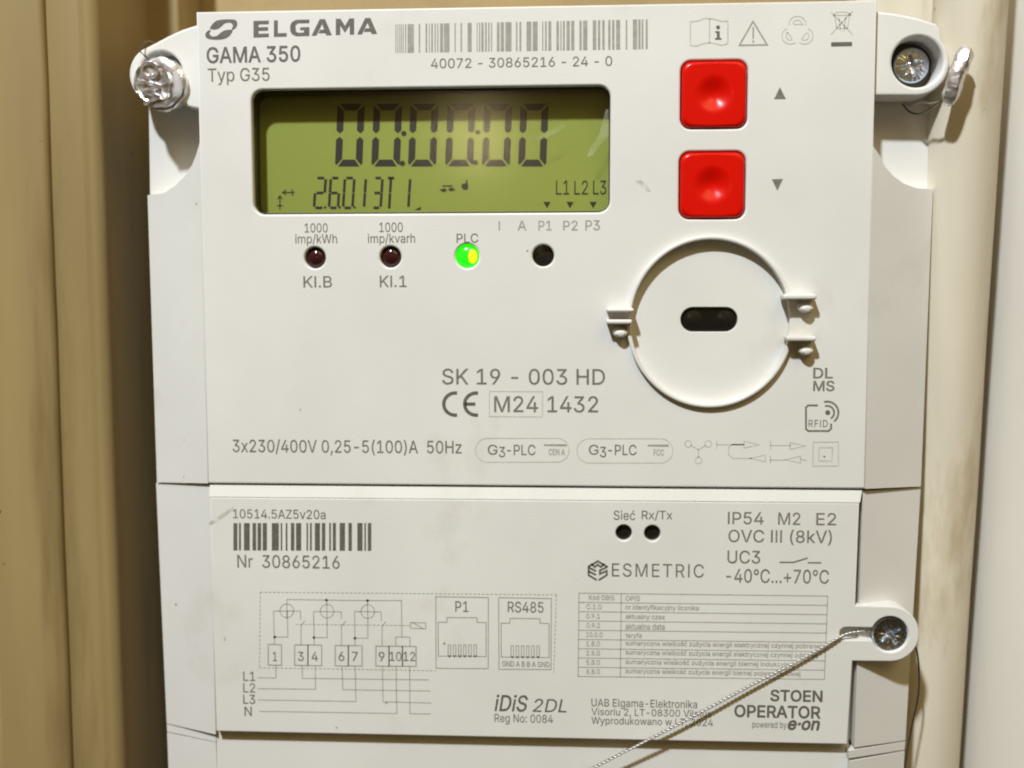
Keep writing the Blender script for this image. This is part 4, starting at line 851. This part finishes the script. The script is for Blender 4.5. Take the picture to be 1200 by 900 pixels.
screw(P(1043, 743.5, .8), 4.08, .8, meter, M['chrome'], 35, -.35)
for x, z, r in net: lathe('indicator_light', [(.05, .1), (r*.6, .08), (r-.04, 0), (r-.04, -3)], (x, .9, z), (0, -1, 0), M['hole'], meter, 28)

# prints on the label plate
KP = YP-.04
T = lambda s, b, m='ink', **k: text(s, b, KP, M[m], cover, **k)
S = lambda lines, w_, m='ink_mid', name='printed_line': stroke(name, lines, w_, KP, M[m], cover)
T('10514.5AZ5v20a', (273, 597, 381.5, 608))
bars = [(183, 208), (218, 231), (250, 287), (305, 328), (337, 360), (370, 397), (428, 473), (485, 495), (517, 528), (550, 572), (583, 616), (650, 660), (672, 684), (703, 736), (748, 770), (795, 806), (818, 838), (862, 896), (918, 940), (975, 1008), (1020, 1030), (1042, 1064)]
barcode([(240+a/5.4545, 240+b/5.4545) for a, b in bars], ((273, 613), (436, 612.8)), ((273, 645), (436, 645.5)), KP, M['ink_bold'], cover)
T('Nr  30865216', (278, 650.5, 398, 666))
T('Sieć', (719, 598, 744.5, 609.5)); T('Rx/Tx', (752, 598, 788, 610))
S([[(689.5, 664), (695, 661), (700.5, 657.5), (706, 661), (711.5, 664)], [(693, 661), (697, 664.5), (700.5, 661.5), (704, 664.5), (708, 661)], [(698, 669), (689.8, 665), (689.8, 674), (699, 679.5)], [(690, 669.5), (698, 673.5)], [(711.5, 664.5), (703, 668.5), (703, 672.5), (711, 669), (711, 674), (702, 679.5)]], 2.3, 'ink_bold', 'printed_logo')
T('ESMETRIC', (717, 660.5, 825, 676.5), bold=2, space=70)
T('IP54', (853, 600, 895, 614.5)); T('M2', (912, 600.5, 938, 615)); T('E2', (956.5, 601, 980, 615.5))
T('OVC III (8kV)', (853.5, 620.5, 975, 638.5)); T('UC3', (852.5, 645, 891, 660.5)); T('-40°C...+70°C', (851, 667, 971.5, 683.5))
S([[(914, 659), (930, 659), (946, 654)], [(947, 659.5), (962, 659.5)]], 1.8, 'ink')
# wiring diagram
Z6 = lambda pts: [(300+x/5.4545, 690+y/5.4545) for x, y in pts]
dia = [[(197, 190), (197, 68), (450, 72), (713, 75), (930, 75), (932, 308)], [(118, 355), (112, 142), (283, 142), (285, 195)], [(120, 308), (203, 308), (200, 140)],
       [(288, 358), (288, 235), (312, 205)], [(372, 355), (368, 145), (545, 147), (545, 190)], [(370, 311), (455, 312), (452, 72)], [(546, 360), (546, 238), (572, 208)],
       [(633, 360), (630, 145), (800, 148), (802, 205)], [(632, 315), (715, 315), (713, 75)], [(806, 362), (806, 240), (830, 210)], [(893, 365), (892, 308), (983, 308), (984, 365)],
       [(12, 568), (128, 570), (126, 487)], [(12, 638), (380, 642), (378, 492)], [(12, 710), (638, 720), (634, 495)], [(22, 783), (900, 797), (895, 497)],
       [(293, 490), (297, 572), (1105, 582)], [(550, 495), (555, 645), (1112, 653)], [(808, 497), (812, 722), (1120, 730)], [(982, 497), (984, 798), (1115, 800)],
       [(988, 215), (1085, 218), (1085, 255), (988, 252), (988, 215)], [(1000, 215), (1072, 255)]]
S([Z6(l) for l in dia], .9, 'ink_mid', 'printed_diagram')
S([ring_px(300+cx/5.4545, 690+cy/5.4545, 8, n=20) for cx, cy in ((197, 140), (454, 143), (714, 145))], .9, 'ink_mid', 'printed_diagram')
S(dashed([Z6([(255, 227), (985, 235)])], 3, 2), .8, 'ink_mid', 'printed_diagram')
polys('printed_diagram', [ring_px(300+x/5.4545, 690+y/5.4545, 1.7, n=10)[:-1] for x, y in ((450, 72), (713, 75), (120, 308), (370, 312), (632, 316))], KP, M['ink_bold'], cover)
S([Z6([(a, y0), (b, y0+2), (b, y1+2), (a, y1), (a, y0)]) for a, b, y0, y1 in ((78, 163, 355, 487), (247, 332, 358, 489), (332, 420, 358, 490), (506, 590, 362, 492), (590, 678, 362, 492), (766, 850, 366, 493), (850, 936, 366, 494), (936, 1023, 367, 494))], 1.2, 'ink_mid', 'printed_diagram')
for s_, cx, w_ in (('1', 121, 26), ('3', 286, 38), ('4', 375, 40), ('6', 546, 38), ('7', 632, 38), ('9', 803, 38), ('10', 892, 76), ('12', 980, 76)):
    T(s_, (300+(cx-w_/2)/5.4545, 690+402/5.4545, 300+(cx+w_/2)/5.4545, 690+462/5.4545))
for s_, y in (('L1', 787), ('L2', 800.5), ('L3', 814), ('N', 828)): T(s_, (285 if s_ != 'N' else 286.5, y, 299 if s_ != 'N' else 295, y+11))
S(dashed([((305, 694), (652, 697)), ((652, 697), (649, 788)), ((305, 694), (304, 782)), ((304, 782.5), (510, 786))], 2.6, 2.4), .9, 'ink_mid', 'printed_diagram')
X7 = lambda pts: [(500+x/5.4545, 690+y/5.4545) for x, y in pts]
for dx, dy in ((0, 0), (402, 6)):
    S([X7([(x+dx, y+dy) for x, y in l]) for l in ([(58, 50), (395, 56), (393, 510), (60, 508), (58, 50)], [(75, 430), (73, 213), (130, 214), (130, 183), (322, 185), (322, 214), (380, 216), (380, 433), (75, 430)])], 1.0, 'ink_mid', 'printed_frame')
    pins = []
    for k in range(6):
        x = 145+k*33+dx; pins += [[(x-8, 430+dy), (x-8, 358+dy), (x+8, 358+dy), (x+8, 430+dy)]]
    S([X7(l) for l in pins], .9, 'ink_mid', 'printed_frame')
    polys('printed_dot', [X7([(145+k*33+dx-8, 425+dy), (145+k*33+dx+8, 425+dy), (145+k*33+dx, 442+dy)]) for k in range(6)], KP, M['ink'], cover)
T('P1', (533.5, 704.5, 549, 717)); T('RS485', (595, 705, 637, 718)); T('GND A B B A GND', (588.5, 775, 644, 781.5), bold=4)
T('iDiS', (579.5, 814, 618.5, 834), 'ink_bold', bold=10, shear=.2); T('2DL', (624, 819, 664, 834.5), 'ink_bold', bold=2, shear=.2)
T('Reg No: 0084', (579.5, 837, 648, 849.5))
# table of codes
rows = ['Kod OBIS|OPIS', 'C.1.0|nr identyfikacyjny licznika', '0.9.1|aktualny czas', '0.9.2|aktualna data', '10.0.0|taryfa', '1.8.0|sumaryczna wielkość zużycia energii elektrycznej czynnej pobranej',
        '2.8.0|sumaryczna wielkość zużycia energii elektrycznej czynnej oddanej', '5.8.0|sumaryczna wielkość zużycia energii biernej indukcyjnej', '8.8.0|sumaryczna wielkość zużycia energii biernej pojemnościowej']
wid = [(690, 720, 733, 750), (687, 705, 733, 819), (687, 703, 733, 779), (687, 703, 733, 779), (687, 706, 733, 752), (687, 703, 733, 962), (687, 703, 733, 958), (687, 703, 733, 931), (687, 703, 733, 938)]
yl = lambda k: 695+k*10.85
yr = lambda k: 698.5+k*10.85
S([[(678.5-k*.1, yl(k)), (970-k*.45, yr(k))] for k in range(10)], .9, 'ink_mid', 'printed_table')
S([[(678.5, 695), (677.5, yl(9))], [(728, 695.5), (727, yl(9)+.8)], [(970, 698.5), (966, yr(9))]], .9, 'ink_mid', 'printed_table')
for k, (r, w4) in enumerate(zip(rows, wid)):
    a, b = r.split('|')
    y = yl(k)+2.2
    T(a, (w4[0], y, w4[1], y+6.0), 'ink_mid', bold=10)
    T(b, (w4[2], y+1.0, w4[3], y+8.2+(0 if k else -1.2)), 'ink_mid', bold=12, turn=-.0)
T('UAB Elgama-Elektronika', (693, 819.5, 817, 831.5)); T('Visoriu 2, LT-08300 Vilnius', (693, 830.8, 834, 841.2)); T('Wyprodukowano w LT, 2024', (693, 841.2, 835.5, 852))
T('STOEN', (902.5, 808.5, 964, 822.5), 'ink_bold', bold=20); T('OPERATOR', (860.5, 826.5, 962, 841.5), 'ink_bold', bold=20)
T('powered by', (881.5, 845.5, 922, 855), 'ink', bold=4); T('e·on', (923, 844, 961, 856), 'ink_bold', bold=26, shear=.2)
# scuff on the plate's corner
polys('scuff_mark', [[(243.5, 613.5), (250, 608), (262, 601), (273, 593.5), (275, 596), (265, 604.5), (253, 612.5), (245, 616)]], KP, M['scuff'], cover)
polys('scuff_mark', [[(243.5, 613.5), (248, 609.5), (253, 608), (250, 613), (245, 615.5)]], KP-.02, M['scuff'], cover)
polys('scuff_mark', [[(744, 212), (751, 211), (759, 218), (763, 225), (758, 225), (750, 217)]], K, M['scuff'], front)
polys('smear_mark', [[(623, 167), (634, 157), (650, 149), (668, 139), (672, 141), (660, 151), (642, 161), (630, 166)]], 1.85, M['smear'], meter)
polys('smear_mark', [[(688, 184), (692, 172), (702, 158), (710, 128), (713, 128), (713, 160), (703, 170), (694, 182)]], 1.85, M['smear'], meter)

# ------------------------------------------------------------------ seals and wires
def smooth_path(pts, per=24):
    pts = [Vector(p) for p in pts]; out = []
    for i in range(len(pts)-1):
        p0, p1, p2, p3 = pts[max(i-1, 0)], pts[i], pts[i+1], pts[min(i+2, len(pts)-1)]
        for k in range(per):
            t = k/per
            out.append(.5*((2*p1)+(p2-p0)*t+(2*p0-5*p1+4*p2-p3)*t*t+(3*p1-p0-3*p2+p3)*t**3))
    return out+[pts[-1]]
def resample(path, step):
    out = [path[0]]; acc = 0
    for a, b in zip(path, path[1:]):
        L_ = (b-a).length; t = step-acc
        while t <= L_: out.append(a+(b-a)*t/L_); t += step
        acc = (acc+L_) % step
    return out

seal = tag(empty('seal', P3(187, 100, 3)), 'silver foil seal with embossed letters pressed into the left ear of the meter', 'seal')
ax = Vector((-.13, -1, -.13)).normalized()
base = Vector(P3(193, 99, 3.0))
cap_prof = [(.1, 4.9), (1.6, 4.95), (2.9, 4.9), (3.5, 4.95), (3.9, 5.25), (4.3, 5.2), (4.6, 4.7), (4.75, 3.6), (4.7, 2.4), (4.85, 2.0), (5.3, 1.8), (5.6, 1.3), (5.5, .6), (5.0, .1), (4.6, -.6), (4.4, -2)]
cap_prof = [(r*1.1, h*1.05) for r, h in cap_prof]
lathe('foil_cap', cap_prof, base, ax, M['foil'], seal, 72, .3, 3.1, 24)
# embossed letters on the cap
def emboss(s, h_mm):
    groups, x = glyph_groups(s, 8, 0, 0)
    s_ = h_mm/360
    a = ax.cross(Vector((0, 0, 1))).normalized(); q = a.cross(ax).normalized()
    if a.x < 0: a, q = -a, -q
    c = base+ax*5.22+a*.2+q*(-.1)
    V_, F_ = [], []
    for loops, lay in groups:
        me = poly_curve(loops, 85)
        k = len(V_)
        V_ += [c+q*((v.co.x-x/2)*s_)-a*((v.co.y-180)*s_)+ax*(v.co.z*s_) for v in me.vertices]
        F_ += [tuple(k+i for i in p.vertices) for p in me.polygons]
        bpy.data.meshes.remove(me)
    return mesh('embossed_letters', V_, F_, M['foil'], seal, 30)
emboss('GW', 2.9)
v, f = tube_geo(smooth_path([P3(177, 72, -1), P3(168, 64, -2), P3(163, 58, -1), P3(166, 52, 1), P3(174, 48, 2.2), P3(180, 50, 2.6)], 8), .16, 8)
mesh('seal_wire', v, f, M['thin_wire'], seal, 60)

seal2 = tag(empty('seal', P3(1122, 92, 2)), 'bent silver seal disc hanging edge-on beside the right ear of the meter', 'seal')
c2 = Vector(P3(1122, 89, -2.0)); ax2 = Vector((.86, -.46, -.30))
lathe('foil_disc', [(.1, 1.5), (3.5, 1.6), (5.4, 1.45), (6.2, 1.1), (6.5, .3), (6.4, -.8), (5.6, -1.5), (3, -1.6), (.1, -1.5)], c2, ax2, M['foil'], seal2, 56, .35, 9.7, 26, squeeze=.38)
v, f = tube_geo(smooth_path([P3(1108, 114, -2), P3(1098, 122, 0), P3(1088, 129, 3.5), P3(1077, 133.5, 6), P3(1066, 131, 8.5), P3(1058, 122, 10)], 8), .22, 8)
mesh('seal_wire', v, f, M['thin_wire'], seal2, 60)
v, f = tube_geo(smooth_path([P3(1110, 116, -2), P3(1092, 121, 1), P3(1078, 120, 4.5), P3(1068, 124, 7), P3(1060, 120, 9.5)], 8), .18, 8)
mesh('seal_wire', v, f, M['wire'], seal2, 60)

# twisted sealing cable across the label plate
wire = tag(empty('sealing_cable', P3(985, 744, -1)), 'twisted steel sealing cable running from the lower screw slot across the label plate', 'cable')
pts_c = [P3(1026, 739, 1.2), P3(1008, 740.5, .6), P3(992, 743.5, -.4), P3(975, 752, -1.3), P3(930, 777.5, -1.6), P3(870, 808.5, -2.0), P3(800, 846, -2.3), P3(740, 877, -1.9), P3(690, 902.5, -1.4), P3(600, 948, -.8)]
core = resample(smooth_path(pts_c), .1)
pitch = 2.0
for s_ in range(2):
    path = []
    for i, p in enumerate(core):
        t = (core[min(i+1, len(core)-1)]-core[max(i-1, 0)]).normalized()
        a = t.cross(Vector((0, 1, 0))).normalized(); b = t.cross(a)
        ang = 2*math.pi*i*.1/pitch+math.pi*s_
        path.append(p+.15*(math.cos(ang)*a+math.sin(ang)*b))
    v, f = tube_geo(path, .20, 8)
    mesh('strand', v, f, M['wire'], wire, 60)
sw = tube_geo(smooth_path([P3(1070, 752, 6), P3(1075, 765, 6.6), P3(1077, 790, 7.5), P3(1076, 815, 8), P3(1070, 845, 8.5), P3(1064, 875, 9), P3(1058, 915, 9)], 10), .22, 8)
tag(mesh('thin_wire', sw[0], sw[1], M['thin_wire'], None, 60), 'thin dark wire hanging down the lower right edge of the meter', 'wire')
